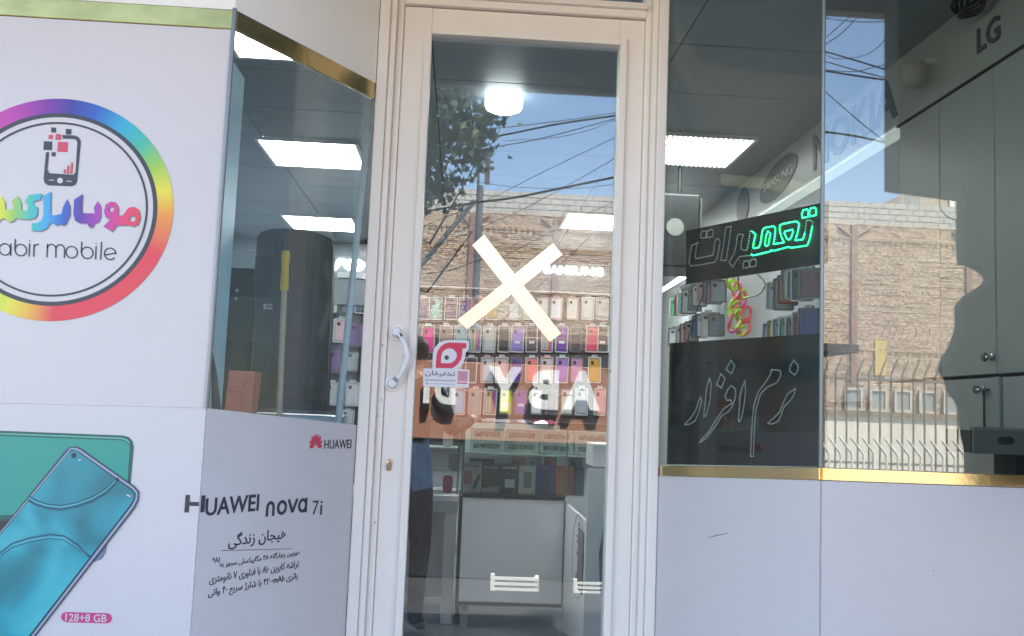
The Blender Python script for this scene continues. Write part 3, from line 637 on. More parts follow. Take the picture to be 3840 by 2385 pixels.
def drum_lamp(px, py, Y, lab):
    p = atY(px, py, Y); t = thing('drum_lamp', (p.x, Y, 2.6), lab, 'lamp', 'round ceiling lamps near the door')
    MB().lathe((p.x, Y, 2.75), (0, 0, -1), [(0, .06), (2.75-p.z-.075, .06), (2.75-p.z-.074, .096), (2.75-p.z-.062, .096)], 24).build('base', WHF, t, smooth=True)
    z = p.z
    MB().lathe((p.x, Y, z), (0, 0, -1), [(-.065, .060), (-.058, .082), (-.048, .090), (.030, .090), (.045, .084), (.054, .066), (.057, .03)], 32).build('shade', emis('lamp_shade_glow', (.97, 1, .98), 1.8), t, smooth=True)
drum_lamp(1890, 375, 1.35, 'glowing white drum lamp seen through the top of the door glass')
drum_lamp(1955, -14, .16, 'glowing white lamp cut off by the top of the picture')

# ================================================================== LEFT WINDOW DISPLAY
FZ = Frame((0, 0, 0), (1, 0, 0), (0, 1, 0))
def Zw(x, y): return (760+x*.595, 750+y*.595)
i0, i1 = AL.pt(.0, 0, -.075), AL.pt(WA-.02, 0, -.075)
sill = thing('display_shelf', (-.7, .1, 1.2), 'pale shelf behind the narrow left window carrying boxes', 'shelf')
MB().poly(FZ, [(i0.x-.12, i0.y), (i0.x, i0.y), (i1.x, i1.y), (i1.x-.01, .42), (-1.3, .42), (-1.3, i0.y)], 1.150, 1.206).build('shelf_board', mat('shelf_white', (.50, .54, .53), .4), sill)
MB().box(-1.3, -.45, .36, .40, .05, 1.149).build('shelf_leg', WHITE, sill)
zt = atY(888, 200, -.5).z
tag(MB().box(-.690, -.672, -.535, -.30, 1.207, zt).build('corner_board', mat('pale_green_panel', (.50, .62, .60), .35)), 'pale green upright panel behind the corner of the left window', 'panel')
# tall black panel with screws
YS = .16; FS = Frame((0, YS, 0), (1, 0, 0))
def fs(pts): return [FS.uv(*Zw(*p)) for p in pts]
bs = thing('display_stand', (FS.uv(*Zw(560, 1300))[0], YS, 1.206), 'tall black plastic panel with rounded top and screws in left window', 'display stand')
out = fs([(345, 235), (370, 205), (420, 192), (480, 187), (620, 190), (740, 212), (805, 245), (825, 300), (815, 600), (790, 1000), (778, 1322), (318, 1312), (330, 430)])
out = [(a, max(b, 1.208)) for a, b in out]
MB().poly(FS, out, -.05, 0).build('panel', mat('black_moulded', (.03, .038, .043), .4, var=.15, scale=6), bs, bevel=.008)
for a, b, c, d in ((460, 250, 520, 1300), (690, 330, 715, 1150)):
    q = fs([(a, b), (c, b), (c-40, d), (a-40, d)]); MB().poly(FS, q, .0005, .008).build('rib', mat('black_rib', (.02, .027, .031), .4), bs, bevel=.003)
for x, y in ((628, 312), (612, 553), (600, 785), (588, 1020), (572, 1258)):
    a, b = FS.uv(*Zw(x, y)); MB().poly(FS, ell(a, b, .006, .005, 12), .0005, .004).build('screw', mat('screw_black', (.004, .004, .004), .5), bs)
MB().poly(FS, fs([(385, 655), (470, 657), (469, 690), (384, 688)]), .0005, .0012).build('bar_label', mat('label_white', (.55, .56, .57), .5), bs)
MB().poly(FS, fs([(395, 660), (460, 662), (459, 684), (394, 682)]), .0014, .0017).build('bar_print', mat('label_grey', (.2, .2, .21), .5), bs)
MB().poly(FS, fs([(645, 1180), (745, 1182), (740, 1275), (640, 1272)]), .0005, .006).build('hatch', BLACK, bs, bevel=.003)
def boxed(name, F, pts, depth, m, lab, cat, bevel=.003):
    o = MB().poly(F, pts, -depth, 0).build(name, m, None, bevel=bevel); return tag(o, lab, cat)
FB = Frame((0, .24, 0), (1, 0, 0))
a0, b1 = FB.uv(*Zw(208, 425)); a1, _ = FB.uv(*Zw(345, 425))
t = thing('speaker_box', (a0, .24, 1.206), 'matt black box left of the tall black panel', 'box')
MB().fbox(FB, a0-.09, a1, 1.208, b1, -.12, 0).build('body', BLACK, t, bevel=.004)
for x, y in ((217, 570), (212, 622)):
    u_, v_ = FB.uv(*Zw(x, y)); MB().poly(FB, ell(u_, v_, .006, .006, 10), .0005, .002).build('mark', mat('mark_grey', (.28, .29, .3), .5), t)
FO = Frame((0, -.06, 0), (1, 0, 0))
q = [FO.uv(*Zw(*p)) for p in ((138, 1300), (305, 1300), (318, 1080), (152, 1072))]
t = thing('carton', (q[0][0], -.06, 1.206), 'small orange red carton with folded flap at the shelf corner', 'carton')
MB().poly(FO, [(q[0][0], 1.2075), (q[1][0], 1.2075), (q[1][0]+.006, q[2][1]), (q[0][0]+.006, q[3][1])], -.10, 0).build('box', mat('orange_card', (.78, .22, .14), .55, var=.05, scale=20), t, bevel=.002)
for pp in ([(145, 1200), (232, 1212), (250, 1190), (312, 1100)], [(232, 1212), (245, 1240), (250, 1300)]):
    MB().poly(FO, stroke([(max(a, q[0][0]), max(b, 1.208)) for a, b in (FO.uv(*Zw(*p)) for p in pp)], .0012), .0004, .001).build('fold_line', mat('fold_dark', (.25, .05, .04), .7), t)
def pole(name, F, p0, p1, r, lab, cat, m, cap=None):
    a, b = F.uv(*p0); c, d = F.uv(*p1); A, B = F.pt(a, b), F.pt(c, d)
    t = thing(name, (B.x, B.y, B.z), lab, cat)
    MB().tube([A, B], r, 12).build('shaft', m, t, smooth=True)
    return t, A, B
Fp = Frame(AL.pt(0, 0, -.045), AL.u)
t, A, B = pole('broom_handle', Fp, Zw(524, 330), Zw(480, 1400), .0085, 'brown stick with yellow plastic end leaning behind the narrow window', 'broom handle', mat('brown_stick', (.50, .35, .19), .4, var=.1, scale=30))
d = (B-A).normalized(); L = (B-A).length
MB().tube([A-d*.004, A+d*.004, A+d*.03, A+d*.036, A+d*.108, A+d*.112], [.010, .0125, .0125, .0105, .0125, .010], 14).build('end_cap', mat('yellow_plastic', (.72, .42, .02), .35), t, smooth=True)
t, A, B = pole('metal_pole', Frame(AL.pt(0, 0, -.05), AL.u), (1388, 385), Zw(852, 1420), .0105, 'long pale metal pole leaning against the door side of the narrow window', 'pole', mat('pale_metal', (.60, .68, .64), .35, metal=0, var=.08, scale=40))
d = (B-A).normalized(); MB().tube([A, A+d*.10], .0155, 14).build('end_cap', mat('cap_white', (.52, .56, .52), .4), t, smooth=True)
Fd = Frame(AL.pt(0, 0, -.02), AL.u)
tag(MB().poly(Fd, [Fd.uv(*Zw(*p)) for p in ((66, 960), (92, 1100), (118, 1325), (66, 1322))], -.006, 0).build('dark_strip', mat('dark_violet_strip', (.045, .03, .045), .4)), 'narrow dark strip leaning in the lower corner of the left window', 'strip')

# ================================================================== PHONE CASES
FRONT = Frame((0, 0, 0), (1, 0, 0))
CLEAR = mat('clear_tray', (.46, .49, .51), .18, spec=.7); TRAYD = mat('dark_tray', (.10, .11, .125), .22, spec=.7); TRAYP = mat('pink_tray', (.55, .38, .37), .2, spec=.7)
def case_col(i, c): return mat('case_%02d' % i, c, .3, spec=.5)
MESH = {}
def package_mesh(w, h):
    k = (round(w, 3), round(h, 3))
    if k in MESH: return MESH[k]
    def mk(mb, m=CLEAR):
        o = mb.build('tmp', m); me = o.data; bpy.data.objects.remove(o); return me
    rim = mk(MB().poly(FRONT, rrect(-w/2, w/2, -h/2, h/2, w*.10, 3), 0, .014, [rrect(-w/2+w*.07, w/2-w*.07, -h/2+w*.07, h/2-w*.07, w*.06, 3)]))
    back = mk(MB().poly(FRONT, rrect(-w/2+w*.06, w/2-w*.06, -h/2+w*.06, h/2-w*.06, w*.06, 3), .001, .004))
    tab = mk(MB().poly(FRONT, rrect(-w*.22, w*.22, h/2-.002, h/2+h*.085, w*.07, 3), 0, .003, [rrect(-w*.10, w*.10, h/2+h*.028, h/2+h*.05, w*.02, 2)]))
    case = mk(MB().poly(FRONT, rrect(-w*.36, w*.36, -h*.42, h*.40, w*.09, 3), .0045, .013))
    cam = mk(MB().poly(FRONT, rrect(-w*.28, -w*.06, h*.20, h*.34, w*.05, 3), .0132, .016))
    lab = mk(MB().poly(FRONT, rrect(-w*.22, w*.22, -h*.17, -h*.07, w*.01, 2), .0132, .0138))
    MESH[k] = (rim, back, tab, case, cam, lab)
    return MESH[k]
LENS = mat('lens_dark', (.03, .03, .035), .2)
LABC = mat('label_pale', (.5, .5, .52), .5)
STRIPE = [(.40, .20, .38), (.30, .42, .22), (.12, .28, .45), (.42, .36, .14), (.45, .10, .08), (.15, .08, .30)]
npk = [0]
def package(loc, rz, w, h, col, lab, group, tray=CLEAR, style=''):
    npk[0] += 1
    rim, back, tab, case, cam, lb_ = package_mesh(w, h)
    t = thing('phone_case', loc, lab, 'phone case', group); t.rotation_euler = (0, random.uniform(-.02, .02), rz)
    cm = case_col(npk[0], col)
    bm_ = mat('insert_%02d' % npk[0], tuple(min(.6, .12+c*.45) for c in col), .4)
    for nm, me, m in (('tray', rim, tray), ('insert_card', back, bm_), ('hang_tab', tab, tray), ('case', case, cm), ('camera_cutout', cam, LENS)) + ((('label', lb_, LABC),) if 'l' in style else ()):
        o = bpy.data.objects.new(nm, me); COL.objects.link(o); o.parent = t
        o.material_slots[0].link = 'OBJECT'; o.material_slots[0].material = m
    if 's' in style:
        n = 5
        for k in range(n):
            o = MB().poly(FRONT, [(-w*.36+w*.72*k/n+.001, -h*.40), (-w*.36+w*.72*(k+1)/n-.001, -h*.40), (-w*.36+w*.72*(k+1)/n-.001, h*.38), (-w*.36+w*.72*k/n+.001, h*.38)], .0131, .0137).build('stripe', mat('stripe_%d' % (k % 6), STRIPE[(k+npk[0]) % 6], .35)); o.parent = t
    return t
YB = 5.55
bw = thing('case_wall', (1.0, 5.6, 0), 'back wall display of phone cases behind the counter under glowing letters', 'display wall')
MB().box(-1.0, 1.8, YB+.01, 5.749, .9, 2.335).build('peg_board', DARKW, bw)
MB().box(-1.0, 1.8, YB-.05, 5.748, 2.336, 2.70).build('header', mat('header_grey', (.13, .14, .15), .4), bw)
MB().box(-1.0, 1.8, YB-.09, YB-.051, 2.336, 2.348).build('header_ledge', mat('ledge_pale', (.6, .6, .58), .4), bw)
HB = Frame((0, YB-.052, 0), (1, 0, 0))
hb_ = pxbox(HB, 2040, 1000, 2262, 1030)
text('lettering', 'SAMSUNG', HB, hb_, emis('letter_glow', (1, .97, .90), 3.5), bw, .001, .012, bold=.01)
for z in (1.03, 1.285, 1.54, 1.795):
    MB().box(-.98, 1.78, YB-.02, YB+.009, z+.12, z+.127).build('hook_rail', CHROME, bw)
def Zc(x, y): return (1540+x*.3571, 1080+y*.3571)
rows = [('top', 90, 345, [(140, (.09, .045, .14), '', 'dark purple'), (268, (.25, .46, .44), '', 'pale teal'), (430, (.10, .04, .12), '', 'plum'), (580, (.05, .035, .22), '', 'navy'), (715, (.45, .10, .07), '', 'brick red'), (860, (.42, .30, .12), '', 'tan'), (975, (.36, .34, .30), '', 'beige'), (1085, (.60, .60, .58), '', 'silver'), (1220, (.45, .42, .36), '', 'sand'), (1390, (.46, .45, .42), '', 'clear grey'), (1528, (.66, .67, .68), '', 'clear white'), (1702, (.60, .58, .50), 'l', 'clear cream'), (1862, (.46, .44, .42), '', 'smoky clear'), (2010, (.42, .38, .34), '', 'dull beige')]),
        ('second', 385, 690, [(85, (.16, .17, .18), '', 'grey'), (190, (.72, .03, .26), '', 'hot pink'), (375, (.26, .20, .20), '', 'mauve grey'), (530, (.20, .38, .42), '', 'light teal'), (680, (.35, .40, .50), 's', 'pastel striped'), (832, (.42, .44, .44), '', 'pale grey'), (985, (.03, .032, .03), '', 'black floral'), (1125, (.22, .15, .46), 'l', 'lavender'), (1275, (.05, .04, .045), 'l', 'black labelled'), (1435, (.45, .08, .06), 's', 'rainbow striped'), (1590, (.10, .02, .24), 'l', 'deep purple'), (1738, (.025, .025, .028), '', 'matt black'), (1905, (.50, .03, .08), '', 'crimson'), (2015, (.03, .03, .035), 'l', 'charcoal')]),
        ('third', 715, 1010, [(470, (.2, .2, .2), '', 'slate'), (640, (.03, .035, .05), '', 'near black'), (808, (.38, .45, .50), '', 'pale blue'), (960, (.55, .36, .36), '', 'pale pink'), (1112, (.07, .025, .24), '', 'indigo'), (1275, (.68, .17, .17), '', 'coral'), (1430, (.45, .42, .40), '', 'clear crinkled'), (1590, (.28, .14, .42), '', 'violet'), (1745, (.42, .20, .36), '', 'orchid'), (1930, (.48, .28, .03), '', 'mustard yellow')]),
        ('bottom', 1045, 1345, [(350, (.3, .3, .3), '', 'mid grey'), (510, (.30, .42, .56), '', 'blue and white'), (680, (.30, .28, .28), '', 'grey patterned'), (840, (.30, .20, .14), 's', 'beige striped'), (1005, (.52, .60, .03), 'l', 'yellow green'), (1160, (.16, .09, .34), 'l', 'violet blue'), (1325, (.60, .62, .62), '', 'white'), (1480, (.07, .07, .08), '', 'black in clear pack'), (1640, (.55, .53, .50), 'l', 'white and black'), (1795, (.34, .38, .42), '', 'steel grey'), (1985, (.55, .30, .32), '', 'dusty pink')])]
FBW = Frame((0, YB, 0), (1, 0, 0))
for rn, y0, y1, items in rows:
    for x, col, st, cn in items:
        a, b1 = FBW.uv(*Zc(x, y0)); _, b0 = FBW.uv(*Zc(x, y1))
        h = (b1-b0)*.94; w_ = .118+random.uniform(-.006, .006)
        package((a, YB+random.uniform(-.02, 0), (b0+b1)/2), random.uniform(-.08, .08), round(w_, 2), round(h, 2), col, '%s phone case hanging in the %s row behind the counter' % (cn, rn), 'phone cases on the back wall', random.choice((CLEAR, CLEAR, TRAYD, TRAYP)), st)
# left unit seen through the narrow window
YL = 4.0; lu = thing('case_wall', (-1.1, YL, 0), 'left side display of phone cases under white glowing letters', 'display wall')
MB().box(-2.0, -.50, YL+.012, YL+.2, .05, 1.98).build('peg_board', DARKW, lu)
MB().box(-2.0, -.50, YL-.03, YL+.2, 1.981, 2.35).build('header', mat('header_dark', (.20, .23, .24), .4), lu)
FLU = Frame((0, YL-.031, 0), (1, 0, 0)); vb = pxbox(FLU, *Zw(818, 345), *Zw(1024, 448)); ww = vb[1]-vb[0]
text('lettering', 'vivo', FLU, (vb[0]-ww*1.05, vb[1], vb[2], vb[3]), emis('letter_glow2', (1, 1, .96), 2.2), lu, .001, .012, bold=.03)
MB().fbox(FLU, -.95, -.50, vb[2]-.055, vb[2]-.012, .0005, .02).build('ledge', mat('ledge_white', (.6, .62, .6), .4), lu)
FLP = Frame((0, YL, 0), (1, 0, 0))
for (x0, y0, x1, y1, col, cn) in ((795, 562, 838, 722, (.5, .5, .5), 'white sliver of'), (862, 572, 1012, 722, (.12, .10, .22), 'violet and grey'), (825, 742, 925, 905, (.55, .36, .36), 'pink patterned'), (922, 762, 1008, 935, (.14, .08, .20), 'dark plum'),
                                  (790, 935, 872, 1100, (.16, .08, .20), 'plum labelled'), (905, 945, 985, 1090, (.30, .33, .34), 'clear'), (780, 1140, 850, 1300, (.4, .42, .42), 'grey'), (902, 1140, 985, 1305, (.50, .50, .50), 'silvery'), (965, 570, 1045, 722, (.06, .08, .08), 'dark green'),
                                  (880, 1320, 950, 1420, (.45, .46, .47), 'clear crumpled')):
    a0, a1, b0, b1 = pxbox(FLP, *Zw(x0, y0), *Zw(x1, y1))
    package(((a0+a1)/2, YL, (b0+b1)/2), random.uniform(-.1, .1), round(min(.13, max(.1, a1-a0)), 2), round((b1-b0)*.92, 2), col, '%s phone case hanging beside the black panel in the left window, %s' % (cn, 'upper half' if y0 < 800 else 'lower half'), 'phone cases in the left display', random.choice((CLEAR, TRAYD)), 'l' if random.random() < .5 else '')

# ================================================================== COUNTER
ct = thing('glass_counter', (.34, 2.8, 0), 'white shop counter with glass display case and corner turn', 'counter')
XR = .642; YC = 2.5
MB().box(.045, XR-.006, YC, YC+.02, .145, .735).build('front_panel', WHITE, ct, bevel=.002)
MB().box(.025, .044, YC-.005, YC+.45, .11, .74).build('edge_post', BLACK, ct)
MB().box(.044, XR, YC-.004, YC+.45, .125, .1445).build('bottom_rail', BLACK, ct)
MB().box(.044, XR-.002, YC-.006, YC+.45, .7355, .757).build('case_sill', BLACK, ct)
MB().box(XR-.004, XR+.002, YC-.012, YC, .125, .735).build('corner_line', BLACK, ct)
SW = Frame((XR, 0, 0), (0, -1, 0))
MB().box(XR+.0025, XR+.022, 1.62, YC-.013, .03, .72).build('side_panel', WHITE, ct, bevel=.002)
MB().box(XR+.0025, XR+.30, 1.60, 1.619, .03, .98).build('end_panel', WHITE, ct)
MB().box(.06, .10, YC+.01, YC+.05, 0, .1105).build('leg', mat('leg_grey', (.34, .37, .37), .4), ct); MB().box(.03, .055, YC+.3, YC+.34, 0, .1095).build('leg', BLACK, ct)
MB().box(.045, XR, YC+.43, YC+.45, .757, 1.165).build('back_board', WHITE, ct)
MB().box(.045, XR+.3, YC-.004, YC+.001, .7575, 1.168).build('front_glass', G_CASE, ct)
MB().box(.03, XR+.3, YC-.01, YC+.46, 1.1685, 1.176).build('top_glass', G_CASE, ct)
MB().box(.030, .044, YC-.006, YC+.006, .758, 1.168).build('case_post', mat('green_glass_edge', (.10, .17, .15), .2), ct)
MB().box(XR-.004, XR+.004, YC-.008, YC-.0045, .758, 1.168).build('case_post', MATS['green_glass_edge'], ct)
MB().box(.046, XR+.29, YC+.05, YC+.42, .983, .991).build('shelf', mat('shelf_edge', (.30, .40, .37), .3), ct)
# oval emblem on the side panel
def Z7(x, y): return (1500+x*.5984, 1480+y*.5984)
SWF = Frame((XR+.0022, 0, 0), (0, -1, 0))
oc = SWF.uv(*Z7(1115, 1010)); ra = (SWF.uv(*Z7(1152, 1010))[0]-SWF.uv(*Z7(1078, 1010))[0])/2; rb = abs(SWF.uv(*Z7(1115, 738))[1]-SWF.uv(*Z7(1115, 1280))[1])/2
MB().poly(SWF, ell(*oc, ra, rb, 48), .0004, .001, [ell(*oc, ra*.95, rb*.985, 48)]).build('oval_line', mat('emblem_ink', (.09, .09, .11), .5), ct)
VFr = Frame(SWF.o, (0, 0, 1), (0, 1, 0))
class Rot:                                          # lettering turned upright on the side panel
    def pt(s, a, b, c=0): return SWF.pt(oc[0]-b, oc[1]+a, c)
text('lettering', persian('موبایل کبیر'), Rot(), (-rb*.30, rb*.80, -ra*.35, ra*.35), MATS['emblem_ink'], ct, .0004, .001, bold=.02)
MB().poly(SWF, [(oc[0]-ra*.3, oc[1]-rb*.62), (oc[0]+ra*.4, oc[1]-rb*.70), (oc[0]+ra*.45, oc[1]-rb*.45), (oc[0]+ra*.1, oc[1]-rb*.38), (oc[0]-ra*.25, oc[1]-rb*.42)], .0004, .001).build('emblem_mark', mat('emblem_grey', (.2, .2, .21), .5), ct)
# drawers behind the case top
DRW = mat('drawer_white', (.56, .60, .57), .35)
dw = thing('drawer_unit', (.4, YC+.3, .995), 'two rows of small white drawers with clear fronts inside the counter', 'drawers')
for r_ in range(2):
    for c_ in range(4):
        x0 = .075+c_*.215; z0 = .994+r_*.072
        d_ = MB().poly(Frame((0, YC+.26, 0), (1, 0, 0)), rrect(x0, x0+.205, z0, z0+.068, .004, 2), -.1, 0, [rrect(x0+.022, x0+.183, z0+.014, z0+.046, .003, 2)]).build('drawer', DRW, dw)
        MB().box(x0+.02, x0+.185, YC+.275, YC+.28, z0+.013, z0+.047).build('contents', mat('drawer_contents', (.25, .28, .27), .3, var=.8, scale=60), d_)
# goods in the case
goods = [(398, 420, 508, 612, (.45, .43, .44), 'white charger box with a black cable picture', 'charger box'), (510, 432, 628, 622, (.022, .024, .02), 'black charger box with green trim and lettering', 'charger box'), (630, 434, 742, 626, (.018, .02, .024), 'black charger box with white picture and lettering', 'charger box'),
         (744, 446, 850, 628, (.52, .56, .53), 'white box with a dark power bank picture', 'power bank box'), (852, 442, 972, 632, (.02, .04, .22), 'dark blue shoe-logo box with a shadowed picture', 'gift box'), (974, 446, 1050, 634, (.58, .10, .02), 'bright orange box right of the dark blue box', 'gift box'), (1055, 446, 1090, 636, (.40, .09, .03), 'narrow orange box behind the case corner', 'gift box'), (1092, 452, 1156, 640, (.05, .08, .17), 'slate blue box at the right end of the case', 'gift box')]
FG = Frame((0, YC+.09, 0), (1, 0, 0))
for i, (x0, y0, x1, y1, col, lab, cat) in enumerate(goods):
    a0, a1, b0, b1 = pxbox(FG, *Z7(x0, y0), *Z7(x1, y1)); b0 = .758
    t = thing('boxed_goods', ((a0+a1)/2, YC+.1, .758), lab, cat, 'boxes in the glass counter')
    MB().fbox(FG, a0+.001, a1-.001, b0, b1, -.05, 0).build('box', mat('goods_%d' % i, col, .3), t, bevel=.001)
    w_, h_ = a1-a0, b1-b0
    if i in (0, 1, 2): text('lettering', 'Energizer', FG, (a0+w_*.12, a1-w_*.1, b1-h_*.20, b1-h_*.08), INK if i == 0 else mat('box_print_white', (.6, .6, .58), .4), t, .0004, .001, bold=.02)
    if i == 0:
        MB().poly(FG, rrect(a0+w_*.02, a0+w_*.5, b0+h_*.25, b0+h_*.7, .005, 2), .0004, .001).build('picture', mat('dull_red_print', (.35, .10, .12), .4), t)
        MB().poly(FG, [(a0+w_*.5, b0+h_*.1), (a0+w_*.7, b0+h_*.12), (a0+w_*.95, b0+h_*.55), (a0+w_*.85, b0+h_*.62)], .0012, .0018).build('picture', BLACK, t)
    if i == 1:
        MB().poly(FG, ell((a0+a1)/2, b0+h_*.42, w_*.33, h_*.22, 20), .0004, .001).build('picture', mat('device_print', (.06, .05, .045), .3), t); MB().poly(FG, [(a0+w_*.02, b0+h_*.02), (a1-w_*.02, b0+h_*.02), (a1-w_*.02, b0+h_*.25), (a0+w_*.02, b0+h_*.15)], .0004, .0009).build('print', mat('grey_print', (.3, .29, .28), .4), t)
        MB().poly(FG, stroke([(a0+w_*.03, b0+h_*.6), (a0+w_*.3, b0+h_*.74), (a0+w_*.7, b0+h_*.74), (a1-w_*.03, b0+h_*.6)], .004), .0004, .001).build('trim_line', mat('green_print', (.12, .20, .05), .4), t)
    if i == 2:
        MB().poly(FG, rrect(a0+w_*.25, a0+w_*.78, b0+h_*.2, b0+h_*.48, .004, 2), .0012, .0018).build('picture', mat('box_print_white', (.6, .6, .58), .4), t); MB().poly(FG, stroke([(a0+w_*.03, b0+h_*.58), (a0+w_*.4, b0+h_*.70), (a1-w_*.03, b0+h_*.60)], .005), .0004, .001).build('trim_line', mat('blue_print', (.10, .18, .24), .4), t)
    if i == 3:
        MB().poly(FG, rrect(a0+w_*.28, a0+w_*.76, b0+h_*.22, b0+h_*.78, .006, 3), .0004, .001).build('picture', mat('bank_print', (.05, .09, .09), .3), t); MB().poly(FG, ell(a0+w_*.14, b1-h_*.17, .008, .008, 12), .0004, .001).build('seal', mat('seal_gold', (.4, .32, .1), .4), t)
    if i == 4:
        MB().poly(FG, ell(a0+w_*.5, b0+h_*.36, w_*.24, h_*.26, 18), .0004, .001).build('picture', mat('navy_print', (.01, .014, .05), .4), t)
        MB().poly(FG, [(a0+w_*.40, b1-h_*.07), (a0+w_*.46, b1-h_*.10), (a0+w_*.62, b1-h_*.04), (a0+w_*.47, b1-h_*.075)], .0004, .001).build('tick_mark', mat('box_print_white', (.6, .6, .58), .4), t)
    if i == 5: MB().poly(FG, rrect(a0+w_*.3, a0+w_*.85, b0+h_*.1, b0+h_*.7, .004, 2), .0004, .001).build('picture', mat('tan_print', (.40, .16, .05), .4), t)
FG2 = Frame((0, YC+.2, 0), (1, 0, 0))
for (x0, y0, x1, y1, col, cn) in ((700, 372, 795, 445, (.50, .03, .05), 'red phone case standing behind the white power bank box'), (797, 372, 890, 445, (.42, .50, .58), 'pale blue phone case standing behind the dark blue box'), (898, 374, 985, 445, (.62, .05, .05), 'bright red phone case standing behind the orange box'), (1058, 378, 1146, 450, (.16, .22, .30), 'grey blue phone case at the right end of the glass case')):
    a0, a1, b0, b1 = pxbox(FG2, *Z7(x0, y0), *Z7(x1, y1)); h = b1-.76
    package(((a0+a1)/2, YC+.21, .76+h/2), 0, round(a1-a0, 2), round(h*.93, 2), col, cn, 'phone cases in the glass counter', CLEAR)
tag(MB().fbox(FG2, *pxbox(FG2, *Z7(432, 398), *Z7(592, 428)), .03, .05).build('black_tray', BLACK, None, bevel=.006), 'low black tray on top of the charger boxes', 'tray')
# loose packets on the counter top
for k, (x, y, col) in enumerate(((640, 158, (.5, .5, .52)), (690, 150, (.10, .12, .14)), (740, 146, (.35, .38, .42)), (775, 150, (.14, .15, .18)), (870, 158, (.60, .08, .14)), (920, 164, (.58, .10, .18)), (560, 152, (.3, .3, .31)))):
    p = atZ(*Z7(x, y+8), 1.182)
    if not YC < p.y < YC+.45: p = atY(*Z7(x, y), YC+.12+.03*k)
    o = MB().add([(-.05, -.02, 0), (.05, -.03, 0), (.055, .03, 0), (-.045, .025, 0), (-.03, 0, .016), (.035, .005, .018)], [(3, 2, 1, 0), (0, 1, 5, 4), (2, 3, 4, 5), (1, 2, 5), (3, 0, 4)]).build('packet', mat('packet_%d' % k, col, .2, spec=.8))
    o.location = (p.x, p.y, 1.1765+.0002*k); o.rotation_euler = (0, 0, random.uniform(-.8, .8))
    tag(o, ['crumpled silver packet left of the counter middle', 'dark shiny packet on the counter top beside the silver ones', 'grey blue shiny packet in the middle of the counter top', 'black packet tilted on the counter top', 'red packet lying on the counter top', 'pink packet at the right on the counter top', 'dull grey packet at the left end of the counter top'][k], 'packet', 'loose packets on the counter')
# white desk left of the counter, with goods
dk = thing('side_desk', (-.2, 3.2, 0), 'white desk with a square leg behind the customer', 'desk')
MB().box(-.9, .02, 2.56, 3.1, .70, .735).build('top', WHITE, dk, bevel=.002); MB().box(-.9, .02, 2.565, 3.1, .64, .6995).build('apron', DRW, dk)
MB().box(-.055, .012, 2.57, 2.63, 0, .6395).build('leg', WHITE, dk, bevel=.003); MB().box(-.9, -.84, 2.57, 2.63, 0, .6395).build('leg', WHITE, dk)
MB().box(-.9, .01, 3.08, 3.10, .05, .6395).build('back_panel', WHITE, dk)
for z in (.86, 1.0):
    MB().box(-.4, .018, 2.7, 3.0, z, z+.008).build('glass_shelf', MATS['shelf_edge'], dk)
MB().box(.004, .016, 2.69, 2.70, .7355, 1.16).build('shelf_post', MATS['green_glass_edge'], dk)
for k, (x, z, col, lab) in enumerate(((-.05, .736, (.32, .03, .10), 'dark red pouch on the white desk'), (-.02, .869, (.2, .22, .2), 'grey packet on the middle glass shelf'), (-.06, 1.009, (.5, .45, .40), 'pale packet on the top glass shelf'))):
    o = MB().poly(FRONT, rrect(-.03, .03, 0, .10, .02, 3), 0, .03).build('pouch', mat('pouch_%d' % k, col, .25, spec=.8), None, bevel=.006); o.location = (x, 2.80, z); tag(o, lab, 'packet')
# teal chair edge at the right foot of the door, and a dark screen above it
chx = atY(2258, 2200, 1.45)
st = thing('office_chair', (.78, 1.42, 0), 'teal chair back just showing at the right edge of the door', 'chair')
TEAL = mat('teal_fabric', (.03, .16, .20), .7, var=.1, scale=30)
MB().poly(Frame((chx.x, 1.44, 0), (1, 0, 0)), [(0, .42), (-.01, .60), (.005, .72), (.03, .80), (.36, .80), (.40, .6), (.38, .42)], -.05, 0).build('backrest', TEAL, st, bevel=.012)
MB().box(chx.x, chx.x+.40, 1.02, 1.42, .40, .46).build('seat', TEAL, st, bevel=.02)
for dx in (.03, .36):
    for dy in (1.05, 1.40): MB().tube([(chx.x+dx, dy, .40), (chx.x+dx, dy, 0)], .014, 8).build('leg', BLACK, st)
sc_ = thing('printer', (.80, 1.75, .98), 'white machine with dark front on the side counter', 'printer')
q = SWF.uv(*Z7(1200, 850)); MB().box(XR-.002, XR+.0021, 1.66, 1.86, .36, .66).build('dark_front', mat('screen_teal', (.02, .05, .055), .2), sc_)
MB().box(XR+.03, XR+.30, 1.64, 1.90, .985, 1.10).build('body', WHITE, sc_, bevel=.008)

# ================================================================== RIGHT INTERIOR WALL
RWX = 1.745; RW = Frame((RWX, 0, 0), (0, -1, 0))
hw = thing('header_board', (1.79, 2, 2.45), 'long grey header board with brand names along the right wall', 'sign')
MB().box(RWX, 1.829, -.5, 4.6, 2.475, 2.7495).build('board', GREYW, hw)
MB().box(RWX-.002, 1.829, .66, 4.6, 2.462, 2.4745).build('glow_trim', mat('trim_glow', (.62, .66, .64), .35, emit=(.9, 1, .97), es=.12), hw)  # pale trim; its bright line is put in as a weak glow
MB().box(RWX-.003, 1.829, -.5, .655, 2.467, 2.4745).build('shadow_gap', BLACK, hw)
LET = mat('header_letter', (.10, .11, .095), .5)
def Z8(x, y): return (3100+x*.5027, y*.5027)
def rwtext(body, xl, yl, xr_, yr, z0, z1, m=LET, bold=.02):
    a0 = RW.uv(xl, yl)[0]; a1 = RW.uv(xr_, yr)[0]
    return text('lettering', body, RW, (a0, a1, z0, z1), m, hw, .001, .006, bold=bold)
